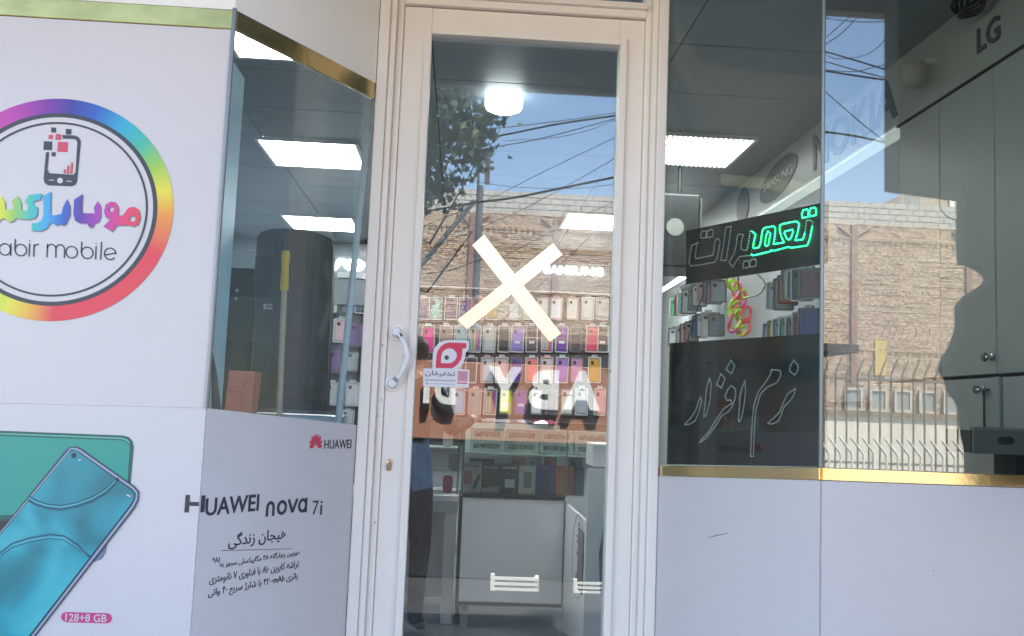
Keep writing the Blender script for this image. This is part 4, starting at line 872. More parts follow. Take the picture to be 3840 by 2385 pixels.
b = pxbox(RW, *Z8(1130, 250), *Z8(1300, 250)); z0 = RW.uv(*Z8(1135, 400))[1]; z1 = RW.uv(*Z8(1280, 112))[1]
rwtext('LG', *Z8(1130, 290), *Z8(1300, 200), z0, z1)
rwtext('NOKIA', 3052, 590, 3368, 380, 2.515, 2.70)
oc2 = RW.uv(2918, 690); ra2 = (RW.uv(2985, 690)[0]-RW.uv(2853, 690)[0])/2
tilt = [(oc2[0]+ra2*1.05*math.cos(t), 2.61+.10*math.sin(t)+.03*math.cos(t)) for t in [k*math.pi/20 for k in range(40)]]
MB().poly(RW, tilt, .001, .005).build('oval', LET, hw)
text('lettering', 'SAMSUNG', RW, (oc2[0]-ra2*.8, oc2[0]+ra2*.8, 2.585, 2.635), mat('oval_letter', (.40, .43, .42), .5), hw, .0055, .008, bold=.01)
oc3 = RW.uv(2787, 770); MB().poly(RW, ell(oc3[0], 2.60, .13, .115, 30), .001, .005).build('oval', LET, hw)
# grey cabinets near the street
cb = thing('wall_cabinet', (1.79, .1, 0), 'grey wall cabinets with thin door joints under the two-letter header', 'cabinet')
seams = [RW.uv(3374, 900)[0], RW.uv(3525, 900)[0], RW.uv(3732, 900)[0], RW.uv(4000, 900)[0]]
for a0, a1 in zip(seams, seams[1:]):
    MB().fbox(RW, a0+.002, a1-.002, 1.43, 2.464, -.07, 0).build('cabinet_door', GREYW, cb, bevel=.003)
ys = RW.uv(3744, 1500)[0]
MB().fbox(RW, seams[0]-.25, ys-.02, .05, 1.418, -.07, 0).build('lower_door', GREYW, cb, bevel=.003)
MB().fbox(RW, ys-.018, ys+.018, .05, 1.419, -.07, .008).build('upright', mat('upright_pale', (.46, .50, .48), .35), cb, bevel=.002)
MB().fbox(RW, ys+.024, ys+.75, .05, 1.418, -.07, 0).build('lower_door', GREYW, cb, bevel=.003)
MB().fbox(RW, seams[0]-.25, ys+.75, 1.4195, 1.4285, -.07, -.02).build('joint', BLACK, cb)
MB().fbox(RW, ys+.0185, ys+.0235, .05, 1.417, -.07, -.02).build('joint', BLACK, cb)
for px, py, ln in ((3724, 1340, .035), (3692, 1462, .03)):
    a, bz = RW.uv(px, py); p = RW.pt(a, bz, .0)
    k_ = MB().lathe(p, (-1, 0, 0), [(0, .012), (.006, .012), (.007, .006), (.02, .006), (.022, .014), (.03, .016), (.034, .013)], 16).build('knob', CHROME, cb, smooth=True)
a, bz = RW.uv(3712, 1462); MB().tube([RW.pt(a, bz, .002), RW.pt(a, bz, .02), RW.pt(a, bz-.18, .02), RW.pt(a, bz-.18, .002)], .004, 8).build('bar_handle', mat('dark_steel', (.08, .085, .09), .3, metal=.8), cb)
MB().box(1.785, 1.83, .70, 4.6, 1.35, 2.4395).build('back_panel', mat('panel_lilac', (.44, .46, .50), .5), cb)
# crate with an oval handle slot, on a dark table
FC = Frame((0, -.22, 0), (1, 0, 0))
a0, b1 = FC.uv(3652, 1612); _, b0 = FC.uv(3652, 1700)
tb = thing('side_table', (a0+.3, 0, 0), 'pale table just behind the gold strip at the far right', 'table')
MB().box(a0-.02, 1.74, -.48, -.02, b0-.10, b0-.075).build('top', mat('table_grey', (.34, .34, .37), .4), tb)
for lx in (a0+.01, 1.70):
    for ly in (-.46, -.06): MB().box(lx, lx+.03, ly, ly+.03, 0, b0-.1005).build('leg', mat('leg_grey', (.34, .37, .37), .4), tb)
cr_ = thing('crate', (a0+.2, -.15, b0-.07), 'grey plastic crate with an oval handle slot at the far right', 'crate')
GCR = mat('crate_grey', (.22, .235, .22), .4)
sl_ = FC.uv(3742, 1652)
MB().poly(FC, rrect(a0, 1.74, b0, b1, .008, 3), -.012, 0, [rrect(sl_[0], 1.70, sl_[1]-.012, sl_[1]+.012, .0118, 4)]).build('front', GCR, cr_, bevel=.002)
MB().box(a0+.001, 1.738, -.2, -.05, b0+.001, b1-.001).build('body', mat('crate_dark', (.06, .065, .06), .5), cr_)
MB().fbox(FC, a0-.004, 1.742, b1-.002, b1+.010, -.016, .006).build('rim', mat('crate_rim', (.30, .31, .29), .35), cr_, bevel=.003)
MB().box(a0+.15, a0+.25, -.19, -.07, b0-.0745, b0).build('foot', BLACK, cr_)
# ball lamp in the ceiling corner, cable coil
p = atX(3425, 280, 1.66)
bl_ = thing('ball_camera', (p.x, p.y, p.z), 'dull white round camera housing under the ceiling near the brand board', 'camera')
MB().lathe((p.x, p.y, p.z+.075), (0, 0, -1), [(.02, .02), (.03, .04), (.05, .05), (.08, .052), (.105, .045), (.12, .03), (.128, .012)], 24).build('housing', mat('housing_white', (.42, .42, .38), .5), bl_, smooth=True)
MB().tube([(p.x, p.y, p.z+.05), (p.x+.09, p.y, p.z+.06)], .012, 8).build('stem', WHF, bl_)
p = atX(3660, 8, 1.70); mb = MB()
for k in range(4): mb.tube([(p.x-.03*k*.3+.012*math.sin(t*3+k), p.y+.10*math.cos(t), p.z+.035*math.sin(t)+.004*k) for t in [j*.35 for j in range(19)]], .006, 6)
tag(mb.build('cable_coil', BLACK, None), 'coil of black cable at the top right under the ceiling', 'cable')
# hung phone cases on the right wall (face the street)
def Zr(x, y): return (2400+x*.3968, 700+y*.3968)
rp = [(385, 1050, 1240, (.08, .35, .14), 'green'), (430, 1020, 1235, (.68, .16, .26), 'rose pink'), (500, 960, 1220, (.50, .52, .52), 'clear grey'), (560, 930, 1200, (.30, .34, .34), 'smoky'), (650, 890, 1080, (.45, .28, .34), 'dusty pink'), (715, 890, 1090, (.08, .22, .26), 'petrol'), (785, 880, 1100, (.22, .26, .30), 'slate'),
      (1345, 890, 1180, (.35, .40, .46), 'pale steel'), (1410, 860, 1190, (.42, .44, .46), 'clear'), (1490, 780, 1090, (.40, .40, .30), 'cream'), (1590, 760, 1100, (.05, .08, .08), 'dark green'), (1670, 760, 1080, (.16, .05, .09), 'maroon'),
      (370, 1330, 1470, (.45, .47, .50), 'white'), (440, 1310, 1460, (.40, .42, .45), 'off white'), (530, 1270, 1450, (.30, .26, .22), 'beige'), (605, 1215, 1440, (.05, .16, .45), 'blue'), (690, 1180, 1430, (.45, .46, .47), 'silver'), (765, 1200, 1420, (.13, .17, .20), 'dark slate'),
      (1310, 1290, 1390, (.40, .40, .42), 'clear white'), (1400, 1240, 1390, (.24, .22, .34), 'lilac'), (1530, 1220, 1370, (.20, .15, .17), 'brown'), (1660, 1140, 1350, (.06, .06, .26), 'royal blue'),
      (462, 1000, 1230, (.10, .45, .42), 'turquoise'), (600, 920, 1150, (.62, .62, .60), 'pure white'), (748, 900, 1090, (.62, .20, .32), 'bright pink'), (1450, 830, 1140, (.50, .07, .08), 'scarlet'), (1542, 780, 1090, (.10, .20, .50), 'sky blue'),
      (485, 1290, 1455, (.58, .24, .30), 'salmon'), (648, 1200, 1435, (.60, .60, .62), 'milky white'), (1355, 1260, 1390, (.55, .45, .08), 'amber'), (1465, 1230, 1380, (.08, .38, .36), 'teal'), (1598, 1180, 1360, (.45, .06, .12), 'ruby')]
for x, y0, y1, col, cn in rp:
    top = atX(*Zr(x, y0), 1.70); bot = atX(*Zr(x, y1), 1.70); Yp = top.y
    bz = atY(*Zr(x, y1), Yp).z; h = min(.30, max(.16, top.z-bz))
    package((top.x-.03, Yp, top.z-h/2), random.uniform(-.5, -.2), round(.11, 2), round(h*.93, 2), col, '%s phone case hung on the right wall, %s row, %s the neon straps' % (cn, 'upper' if y0 < 1100 else 'lower', 'left of' if x < 900 else 'right of'), 'phone cases on the right wall', random.choice((CLEAR, TRAYD)))
# neon straps
pc = atX(*Zr(930, 1100), 1.70)
ns = thing('strap_bundle', (pc.x, pc.y, pc.z), 'bundle of neon green and red straps hanging in the right window', 'straps')
NG = mat('neon_green', (.42, .62, .03), .4); NR = mat('neon_red', (.75, .07, .07), .4); NPk = mat('neon_pink', (.65, .02, .22), .4)
top = atY(*Zr(930, 850), pc.y-.05); botz = atY(*Zr(930, 1400), pc.y-.05).z; Hs = top.z-botz
for k in range(13):
    zc = top.z-.03-Hs*.85*(k/12); xr0 = top.x+random.uniform(-.05, .05); rr = random.uniform(.018, .03); hh_ = rr*random.uniform(1.5, 2.4)
    a_ = random.uniform(-.6, .6)
    MB().tube([(xr0+rr*math.cos(t)*math.cos(a_)-hh_*math.sin(t)*math.sin(a_), pc.y-.05+.01*math.sin(2*t)+random.uniform(-.01, .01), zc+hh_*math.sin(t)*math.cos(a_)+rr*math.cos(t)*math.sin(a_)) for t in [j*.4488 for j in range(15)]], .009, 6).build('strap', (NG, NG, NR, NG, NPk, NR)[k % 6], ns, smooth=True)
MB().tube([(top.x, pc.y-.05, top.z+.05), (top.x, pc.y-.05, botz)], .005, 6).build('cord', BLACK, ns)
for pts, lab in (([(1115, 830), (1170, 890), (1185, 935), (1150, 1000), (1100, 1030), (990, 1052)], 'thin dark cable looping beside the neon straps'), ([(605, 960), (590, 1040), (545, 1150), (500, 1290), (450, 1460)], 'dark cable hanging across the left cases in the right window')):
    tag(MB().tube([atX(*Zr(*p), 1.58) for p in pts], .004, 6).build('cable', BLACK, None), lab, 'cable')
# dark appliance with a pale disc, tube lamp
YA = 2.3; FA = Frame((0, YA, 0), (1, 0, 0)); a0, a1, b0, b1 = pxbox(FA, 2440, 725, 2624, 1000)
ap = thing('appliance_box', (a1, YA, b0), 'dark hanging box with a pale round disc left of the sign', 'box')
MB().fbox(FA, a0, a1, b0, b1, -.4, 0).build('body', mat('box_dark', (.02, .024, .026), .4, var=.2, scale=8), ap, bevel=.01)
MB().fbox(FA, a1+.001, a1+.012, b0, b1-.02, -.4, -.002).build('side', mat('box_side', (.09, .10, .10), .4), ap)
u_, v_ = FA.uv(2531, 852); MB().poly(FA, ell(u_, v_, .052, .052, 28), .0005, .006).build('disc', mat('disc_pale', (.22, .23, .22), .5), ap)
MB().tube([FA.pt(a1-.1, b1, -.1), FA.pt(a1-.1, 2.75, -.1)], .012, 6).build('hanger', BLACK, ap)
A, B = atX(2478, 1092, 1.70), atX(2572, 1026, 1.70)
tl_ = thing('tube_lamp', tuple((A+B)/2), 'short glowing tube lamp left of the black sign boards', 'lamp')
MB().tube([A, B], .012, 10).build('tube', emis('tube_glow', (.93, .90, 1), 6), tl_); MB().box(1.712, 1.744, min(A.y, B.y), max(A.y, B.y), (A.z+B.z)/2-.02, (A.z+B.z)/2+.02).build('fitting', WHF, tl_)

# ================================================================== CUSTOMER
def person():
    bx, by = -.285, 2.33
    t = thing('person', (bx, by, 0), 'person in black top, blue shirt and black trousers standing at the counter', 'person')
    J = [((0, 0, .93), .125, .10), ((0, .0, 1.08), .125, .095), ((.0, .01, 1.24), .15, .10), ((0, 0, 1.37), .13, .075), ((.0, .015, 1.44), .052, .052), ((.005, .03, 1.52), .072, .085), ((.008, .035, 1.585), .062, .078),
         ((.09, 0, .86), .092, .088), ((.105, .02, .47), .062, .062), ((.11, -.03, .09), .042, .046), ((.115, .09, .035), .036, .03),
         ((-.09, 0, .86), .092, .088), ((-.105, .03, .47), .062, .062), ((-.11, 0, .09), .042, .046), ((-.115, .12, .035), .036, .03),
         ((.165, 0, 1.35), .056, .056), ((.255, .04, 1.12), .046, .046), ((.265, .24, 1.17), .036, .036), ((.262, .31, 1.19), .024, .03),
         ((-.165, 0, 1.35), .056, .056), ((-.22, .0, 1.10), .046, .046), ((-.15, .2, 1.12), .036, .036), ((-.12, .27, 1.15), .024, .03)]
    E_ = [(0, 1), (1, 2), (2, 3), (3, 4), (4, 5), (5, 6), (0, 7), (7, 8), (8, 9), (9, 10), (0, 11), (11, 12), (12, 13), (13, 14), (3, 15), (15, 16), (16, 17), (17, 18), (3, 19), (19, 20), (20, 21), (21, 22)]
    for base, d in ((18, 1), (22, -1)):            # fingers and thumb
        bp = Vector(J[base][0])
        for k in range(4):
            o = (k-1.5)*.017
            J.append(((bp.x+o*.9, bp.y+.045, bp.z+.004), .0095, .0095)); J.append(((bp.x+o, bp.y+.075-abs(k-1.3)*.006, bp.z-.006), .0085, .0085)); J.append(((bp.x+o, bp.y+.092-abs(k-1.3)*.008, bp.z-.022), .0075, .0075))
            n = len(J); E_.extend([(base, n-3), (n-3, n-2), (n-2, n-1)])
        J.append(((bp.x-.032*d, bp.y+.012, bp.z-.004), .010, .010)); J.append(((bp.x-.040*d, bp.y+.042, bp.z-.012), .0085, .0085)); n = len(J); E_.extend([(base, n-2), (n-2, n-1)])
    rz = R(-24)
    me = bpy.data.meshes.new('body'); me.from_pydata([tuple(Matrix.Rotation(rz, 3, 'Z') @ Vector(j[0])) for j in J], E_, [])
    o = bpy.data.objects.new('body', me); COL.objects.link(o)
    sm = o.modifiers.new('skin', 'SKIN'); sm.use_smooth_shade = True
    for sv, j in zip(me.skin_vertices[0].data, J): sv.radius = (j[1], j[2])
    me.skin_vertices[0].data[0].use_root = True
    ss = o.modifiers.new('sub', 'SUBSURF'); ss.levels = 2; ss.render_levels = 2
    bpy.context.view_layer.update()
    m2 = bpy.data.meshes.new_from_object(o.evaluated_get(bpy.context.evaluated_depsgraph_get()))
    bpy.data.objects.remove(o)
    for m in (mat('skin', (.42, .24, .16), .5), mat('black_top', (.012, .012, .016), .8, var=.2, scale=20), mat('blue_shirt', (.06, .15, .33), .35, spec=.7, var=.25, scale=18, bump=.5, bscale=22), mat('black_trousers', (.009, .010, .014), .8), mat('shoe', (.25, .2, .19), .5)): m2.materials.append(m)
    inv = Matrix.Rotation(-rz, 3, 'Z')
    for p in m2.polygons:
        c = inv @ p.center; arm = abs(c.x) > .17
        if c.z < .07: k = 4
        elif c.z < .80: k = 3
        elif c.z < 1.06 and not arm: k = 2
        elif arm and c.y > .27: k = 0
        elif c.z > 1.41: k = 0
        else: k = 1
        p.material_index = k; p.use_smooth = True
    b = bpy.data.objects.new('body', m2); COL.objects.link(b); b.parent = t
    HAIR = mat('dark_hair', (.014, .013, .016), .6, var=.3, scale=60)
    hc = Matrix.Rotation(rz, 3, 'Z') @ Vector((.006, .022, 1.56))
    mb = MB()
    N = 14
    for i in range(N+1):
        ph = math.pi*i/N
        for k in range(20):
            th = 2*math.pi*k/20; r_ = math.sin(ph)
            yy = math.sin(th)*r_; low = -.075 if yy < .35 else -.01
            mb.v.append((bx+hc.x+.088*math.cos(th)*r_, by+hc.y+.104*yy-.008, max(hc.z+.10*math.cos(ph), hc.z+low)))
    for i in range(N):
        for k in range(20):
            mb.f.append((i*20+k, (i+1)*20+k, (i+1)*20+(k+1) % 20, i*20+(k+1) % 20))
    mb.build('hair', HAIR, t, smooth=True)
    SK = MATS['skin']
    f3 = Matrix.Rotation(rz, 3, 'Z')
    def at(v): w_ = f3 @ Vector(v); return Vector((bx+w_.x, by+w_.y, w_.z))
    MB().tube([at((.005, .115, 1.575)), at((.005, .135, 1.54)), at((.005, .118, 1.53))], [.008, .014, .008], 8).build('nose', SK, t, smooth=True)
    for s in (-1, 1):
        MB().lathe(at((.005+s*.03, .098, 1.568)), f3 @ Vector((0, 1, 0)), [(-.008, .004), (0, .010), (.006, .007), (.009, .002)], 10).build('eye', mat('eye', (.5, .5, .5), .3), t)
        MB().tube([at((.005+s*.084, .03, 1.575)), at((.005+s*.092, .02, 1.56)), at((.005+s*.088, .028, 1.53))], [.006, .012, .007], 8).build('ear', SK, t, smooth=True)
    MB().tube([at((-.02, .112, 1.497)), at((.005, .118, 1.495)), at((.03, .112, 1.497))], [.004, .006, .004], 6).build('mouth', mat('lip', (.35, .14, .12), .5), t)
person()

# ================================================================== ACROSS THE STREET (seen mirrored in the glass)
YW = -29.0
bwall = thing('brick_wall', (8, YW, -.2), 'high sunlit brick wall with pale block courses on top', 'wall')
zt = (mir(1780, 694, YG, YW).z+mir(3300, 772, YF, YW).z)/2                     # top of the wall
BRm, t_, b_ = nodes_of('tan_brick'); b_.inputs['Roughness'].default_value = .9
ge = t_.nodes.new('ShaderNodeNewGeometry'); tc_ = t_.nodes.new('ShaderNodeTexCoord'); n_ = t_.nodes.new('ShaderNodeTexNoise'); n_.inputs['Scale'].default_value = .5; n_.inputs['Detail'].default_value = 6
t_.links.new(tc_.outputs['Object'], n_.inputs['Vector'])
mm = t_.nodes.new('ShaderNodeMath'); mm.operation = 'MULTIPLY_ADD'; mm.inputs[1].default_value = .6; t_.links.new(ge.outputs['Random Per Island'], mm.inputs[0])
m3 = t_.nodes.new('ShaderNodeMath'); m3.operation = 'MULTIPLY'; m3.inputs[1].default_value = .55; t_.links.new(n_.outputs[0], m3.inputs[0]); t_.links.new(m3.outputs[0], mm.inputs[2])
rp_ = t_.nodes.new('ShaderNodeValToRGB'); e_ = rp_.color_ramp.elements; e_[0].position = .15; e_[0].color = (.32, .20, .13, 1); e_[1].position = .85; e_[1].color = (.62, .48, .35, 1); q_ = e_.new(.5); q_.color = (.52, .38, .265, 1)
t_.links.new(mm.outputs[0], rp_.inputs[0]); t_.links.new(rp_.outputs[0], b_.inputs['Base Color'])
MORT = mat('mortar', (.20, .145, .10), .95, var=.15, scale=1)
BLK = mat('pale_block', (.46, .44, .40), .9, var=.12, scale=2)
zb = zt-.82
MB().box(-8, 26, YW-.3, YW-.012, -.3, zt-.02).build('mortar', MORT, bwall)
for r_ in range(4):
    for k in range(61):
        x = -4+k*.43+(.215 if r_ % 2 else 0)
        o = MB().box(x, x+.405, YW-.1, YW+random.uniform(-.004, .008), zb+r_*.205, zb+r_*.205+.178) if not (r_ == 0 and k == 0) else MB().box(x, x+.405, YW-.1, YW, zb, zb+.178)
        o.build('block', BLK, bwall)
mb = MB(); z = .9
while z < zb-.02:
    x = -6+random.uniform(0, .22); row_out = random.choice((0, 0, .015))
    while x < 25:
        l_ = random.uniform(.19, .22); d_ = YW+random.uniform(-.008, .022)+row_out; j = random.uniform(-.006, .006)
        mb.add([(x, YW-.03, z+j), (x+l_, YW-.03, z+j), (x+l_, d_, z+j), (x, d_, z+j), (x, YW-.03, z+j+.054), (x+l_, YW-.03, z+j+.054), (x+l_, d_, z+j+.054), (x, d_, z+j+.054)], [(3, 2, 6, 7), (7, 6, 5, 4), (2, 1, 5, 6), (0, 3, 7, 4), (0, 1, 2, 3)])
        x += l_+.022
    z += .072
o = mb.build('bricks', BRm, bwall); o['kind'] = 'stuff'
RUST = mat('red_brown_paint', (.26, .14, .11), .7, var=.15, scale=3)
for xx in (mir(1770, 900, YG, YW).x, mir(2085, 900, YG, YW).x, mir(3200, 950, YF, YW).x, mir(3630, 1100, YF, YW).x):
    MB().box(xx-.1, xx+.1, YW+.02, YW+.12, 2.6, zb-.05).build('iron_column', RUST, bwall)
    for k in (-1, 1):
        q = MB().tube([(xx, YW+.07, zb-.5), (xx+k*.55, YW+.05, zb-.12)], .05, 6).build('column_brace', RUST, bwall)
for y0 in (855, 1318):                              # tooth-set brick courses
    zz = mir(3300 if y0 > 1000 else 1800, y0, YF if y0 > 1000 else YG, YW).z
    mb = MB()
    for k in range(150):
        x = -5+k*.2; mb.add([(x, YW+.0, zz), (x+.15, YW+.11, zz+.0), (x+.19, YW+.0, zz), (x+.0, YW+.0, zz+.09), (x+.15, YW+.11, zz+.09), (x+.19, YW, zz+.09)], [(0, 1, 4, 3), (1, 2, 5, 4), (3, 4, 5), (2, 1, 0)])
    o = mb.build('toothed_course', BRm, bwall); o['kind'] = 'stuff'
MB().box(8, 22, YW+.03, YW+.20, -.3, 1.55).build('pale_plinth', mat('plinth', (.60, .55, .47), .8, var=.1, scale=.8), bwall)
MB().box(11.5, 22, YW+.03, YW+.34, 1.551, 1.66).build('ledge', mat('brown_ledge', (.22, .15, .10), .8), bwall)
for k in range(5):
    x = 12.9+k*.85
    f_ = MB().poly(Frame((0, YW+.16, 0), (-1, 0, 0)), rrect(-x-.6, -x, 1.68, 2.45, .01, 1), -.1, 0, [rrect(-x-.53, -x-.07, 1.76, 2.37, .01, 1)]).build('window', mat('pale_frame_paint', (.50, .45, .38), .6), bwall)
    MB().box(x+.05, x+.55, YW+.09, YW+.1, 1.73, 2.4).build('window_pane', mat('dark_window', (.26, .26, .25), .3), f_)
xy = mir(3300, 1340, YF, YW); MB().box(xy.x-.2, xy.x+.2, YW+.03, YW+.08, 2.9, 4.1).build('yellow_banner', mat('yellow_cloth', (.52, .38, .12), .8), bwall)
# house behind the wall
hs = thing('house', (24, -44, -.2), 'sandy house with a white barred window rising behind the brick wall', 'house')
HB2 = mat('sand_render', (.46, .38, .29), .9, var=.08, scale=1)
p0 = mir(3338, 720, YF, -40); p1 = mir(3460, 690, YF, -40); pe = mir(3640, 735, YF, -40)
MB().add([(p0.x, -40, -.3), (30, -40, -.3), (30, -40, p1.z), (p1.x, -40, p1.z), (p0.x, -40, p0.z-1.6), (p0.x, -48, -.3), (30, -48, -.3), (30, -48, p1.z), (p1.x, -48, p1.z), (p0.x, -48, p0.z-1.6)],
         [(4, 3, 2, 1, 0), (5, 6, 7, 8, 9), (3, 8, 7, 2), (4, 9, 8, 3), (0, 5, 9, 4), (1, 2, 7, 6)]).build('wall', HB2, hs)
MB().box(p1.x-.1, 30.1, -40.0, -39.85, p1.z-.02, p1.z+.28).build('parapet', WALLP, hs)
pw_ = mir(3418, 765, YF, -40); w2 = MB().box(pw_.x-.45, pw_.x+.45, -39.99, -39.93, pw_.z-.6, pw_.z+.55).build('window', mat('pale_frame_paint', (.50, .45, .38), .6), hs)
for dx in (-.3, -.1, .1, .3): MB().box(pw_.x+dx-.07, pw_.x+dx+.07, -39.93, -39.92, pw_.z-.5, pw_.z+.45).build('pane', mat('dark_window', (.26, .26, .25), .3), w2)
MB().box(mir(3567, 730, YF, -40).x-.12, mir(3567, 730, YF, -40).x+.12, -39.99, -39.9, 6, p1.z-.03).build('downpipe', WALLP, hs)
# kiosk with orange face and block letters
YK = -5.2
zk1 = mir(1800, 1300, YG, YK).z; zk0 = mir(1800, 1650, YG, YK).z
kk = thing('street_kiosk', (.7, YK-.6, -.2), 'orange fronted street kiosk with white block letters and brown roof edge', 'kiosk')
MB().box(-1.2, 2.6, YK-1.2, YK-.02, -.2, zk0).build('body', mat('kiosk_dark', (.018, .018, .02), .7), kk)
MB().box(-1.2, 2.6, YK-1.2, YK, zk0+.001, zk1).build('sign_face', mat('orange_face', (.42, .19, .12), .6, var=.05, scale=2), kk)
MB().box(-1.3, 3.05, YK-1.3, YK+.08, zk1+.001, zk1+.06).build('roof_edge', mat('brown_roof_edge', (.06, .035, .028), .7), kk)
MB().box(-1.2, 2.6, YK-1.2, YK-.01, zk1+.061, zk1+.14).build('roof', mat('roof_sheet', (.30, .20, .15), .7), kk)
KF = Frame((0, YK+.002, 0), (-1, 0, 0))
class KFm:
    def pt(s, a, b, c=0): return Vector((a, YK+.002+c, b))
KW = mat('letter_white', (.84, .83, .80), .5); KS = mat('letter_side', (.015, .015, .016), .6)
for ch, x0, x1, y0, y1 in (('A', 2105, 2250, 1395, 1535), ('B', 1977, 2095, 1390, 1533), ('Y', 1825, 1957, 1378, 1540), ('D', 1628, 1712, 1410, 1515), ('I', 1587, 1615, 1410, 1512)):
    pa, pb = mir(x0, y1, YG, YK), mir(x1, y0, YG, YK)
    for nm, m, c0, c1, g in (('letter_side', KS, .002, .10, 1), ('letter', KW, .1002, .106, 0)):
        o = text(nm, ch, KFm(), (pa.x+(.0 if not g else .0), pb.x, pa.z-(.055 if g else 0), pb.z-(.055 if g else 0)), m, kk, c0*.65, c1*.65, bold=.05, mirror=True)
        for p in o.data.polygons: p.flip()
# tall fence of bent rods, white railing
YFn = -10.0
fz = mir(3300, 1344, YF, YFn).z; fb = mir(3300, 1407, YF, YFn).z
fn = thing('rod_fence', (6.5, YFn, -.2), 'tall fence of thin rods with bent pointed tops', 'fence')
RODM = mat('rod_brown', (.15, .125, .10), .6, var=.1, scale=3)
r0m = None
x0f = mir(3095, 1420, YF, YFn).x
for k in range(44):
    x = x0f-.6+k*.148
    if r0m is None:
        ro = MB().tube([(0, 0, -.2), (0, 0, fb), (.02, 0, fb+.06), (.085, 0, fz)], [.013, .013, .014, .010], 6).build('rod', RODM); ro.parent = fn; ro.location = (x-6.5, 0, .2)
    else: ro = r0m.copy(); COL.objects.link(ro); ro.location.x = x-6.5
    r0m = r0m or ro
for zz in (fb-.06, .75, .1): MB().box(x0f-.7, x0f+6, YFn-.02, YFn+.02, zz-.015, zz+.015).build('rail', RODM, fn)
YRa = -6.6
ra_t = mir(3300, 1665, YF, YRa).z
rl = thing('white_railing', (5, YRa, -.2), 'white painted street railing of slanted bars', 'railing')
RWm = mat('railing_white', (.76, .75, .72), .5)
xa = mir(3095, 1700, YF, YRa).x
for k in range(38):
    x = xa-.5+k*.108
    MB().tube([(x-.12, YRa, ra_t+.05), (x, YRa, ra_t-.10), (x, YRa, ra_t-.42)], .012, 6).build('bar', RWm, rl)
for zz, h_ in ((ra_t-.30, .02), (ra_t-.42, .03), (ra_t-.9, .03)): MB().box(xa-.7, xa+3.8, YRa-.02, YRa+.02, zz-h_, zz+h_).build('rail', RWm, rl)
for k in range(5): MB().box(xa-.6+k*1.05, xa-.56+k*1.05, YRa-.02, YRa+.02, -.22, ra_t-.1).build('post', RWm, rl)
# low white slatted stands on the road
for n, (px0, px1, py0, py1) in enumerate(((1840, 2020, 2160, 2225), (2150, 2330, 2180, 2235))):
    YP = -4.75; a_ = mir(px0, py0, YG, YP); b2 = mir(px1, py1, YG, YP)
    t = thing('slatted_stand', (a_.x, YP, -.2), 'low white slatted stand on the road, %s one' % ('left' if n == 0 else 'right'), 'stand', 'white slatted stands on the road')
    hh_ = (a_.z-b2.z)/3
    for k in range(3): MB().box(a_.x+.035, b2.x, YP-.02, YP, b2.z+k*hh_+.012, b2.z+(k+1)*hh_-.006).build('slat', RWm, t)
    MB().box(a_.x, a_.x+.034, YP-.05, YP+.02, -.215, a_.z+.015).build('end_post', RWm, t); MB().box(b2.x-.034, b2.x, YP-.05, YP-.021, -.215, a_.z+.01).build('end_post', RWm, t)
# utility pole
YPo = -17.0
pb_ = mir(1784, 1100, YG, YPo); pt2 = mir(1784, 695, YG, YPo); ptt = mir(1783, 545, YG, YPo)
up = thing('utility_pole', (pb_.x, YPo, -.2), 'grey steel utility pole with a bracket and diagonal stay', 'pole')
PM = mat('pole_steel', (.13, .14, .15), .5, metal=.3)
MB().tube([(pb_.x, YPo, -.2), (pb_.x, YPo, pt2.z)], [.085, .075], 12).build('shaft', PM, up); MB().tube([(pb_.x-.05, YPo, pt2.z-.4), (pb_.x-.05, YPo, ptt.z)], .03, 8).build('top_mast', PM, up)
bxp = mir(1828, 640, YG, YPo); MB().box(bxp.x-.055, bxp.x+.055, YPo-.06, YPo+.06, mir(1828, 690, YG, YPo).z, mir(1828, 585, YG, YPo).z).build('insulator_box', mat('insulator_brown', (.10, .07, .07), .5), up)
MB().box(pb_.x, bxp.x, YPo-.03, YPo+.03, bxp.z-.06, bxp.z+.06).build('bracket', PM, up)
sa, sbm = mir(1780, 752, YG, YPo), mir(1500, 1090, YG, YPo); MB().tube([sa, sbm+(sbm-sa)*.6], .055, 8).build('stay', PM, up)
# cables
CBL = mat('cable_black', (.012, .012, .014), .7)
def cable(pts, Ym, Y0, Y1, r, lab, ext=.6):
    n = len(pts); W = [mir(x, y, Ym, Y0+(Y1-Y0)*i/(n-1)) for i, (x, y) in enumerate(pts)]
    W = [W[0]+(W[0]-W[1])*ext]+W+[W[-1]+(W[-1]-W[-2])*ext]
    C = []
    for i in range(len(W)-1):                      # smooth through the points
        p0_, p1_, p2_, p3_ = W[max(i-1, 0)], W[i], W[i+1], W[min(i+2, len(W)-1)]
        for k in range(6):
            s = k/6; C.append(.5*((2*p1_)+(p2_-p0_)*s+(2*p0_-5*p1_+4*p2_-p3_)*s*s+(3*p1_-p0_-3*p2_+p3_)*s**3))
    C.append(W[-1])
    tag(MB().tube(C, r*.72, 6).build('overhead_cable', CBL), lab, 'cable', 'overhead street cables')
DL = ['topmost thin', 'thick upper', 'slightly sagging middle', 'thin lower strand of the upper bunch of', 'upper steep diagonal', 'second steep diagonal', 'short diagonal right hand', 'lowest long diagonal', 'thick twisted rising', 'short pole-side', 'nearly level roofline', 'short left hand']
RL = ['upper left steep', 'second steep', 'thick upper slanting', 'thin slanting', 'crossing upward curving', 'thick lower slanting', 'big looping', 'long diagonal', 'thick lumpy lowest', 'level topmost', 'hanging loop of']
def Za(x, y): return (1400+x*.5291, y*.5291)
def Zq(x, y): return (3000+x*.6614, y*.6614)
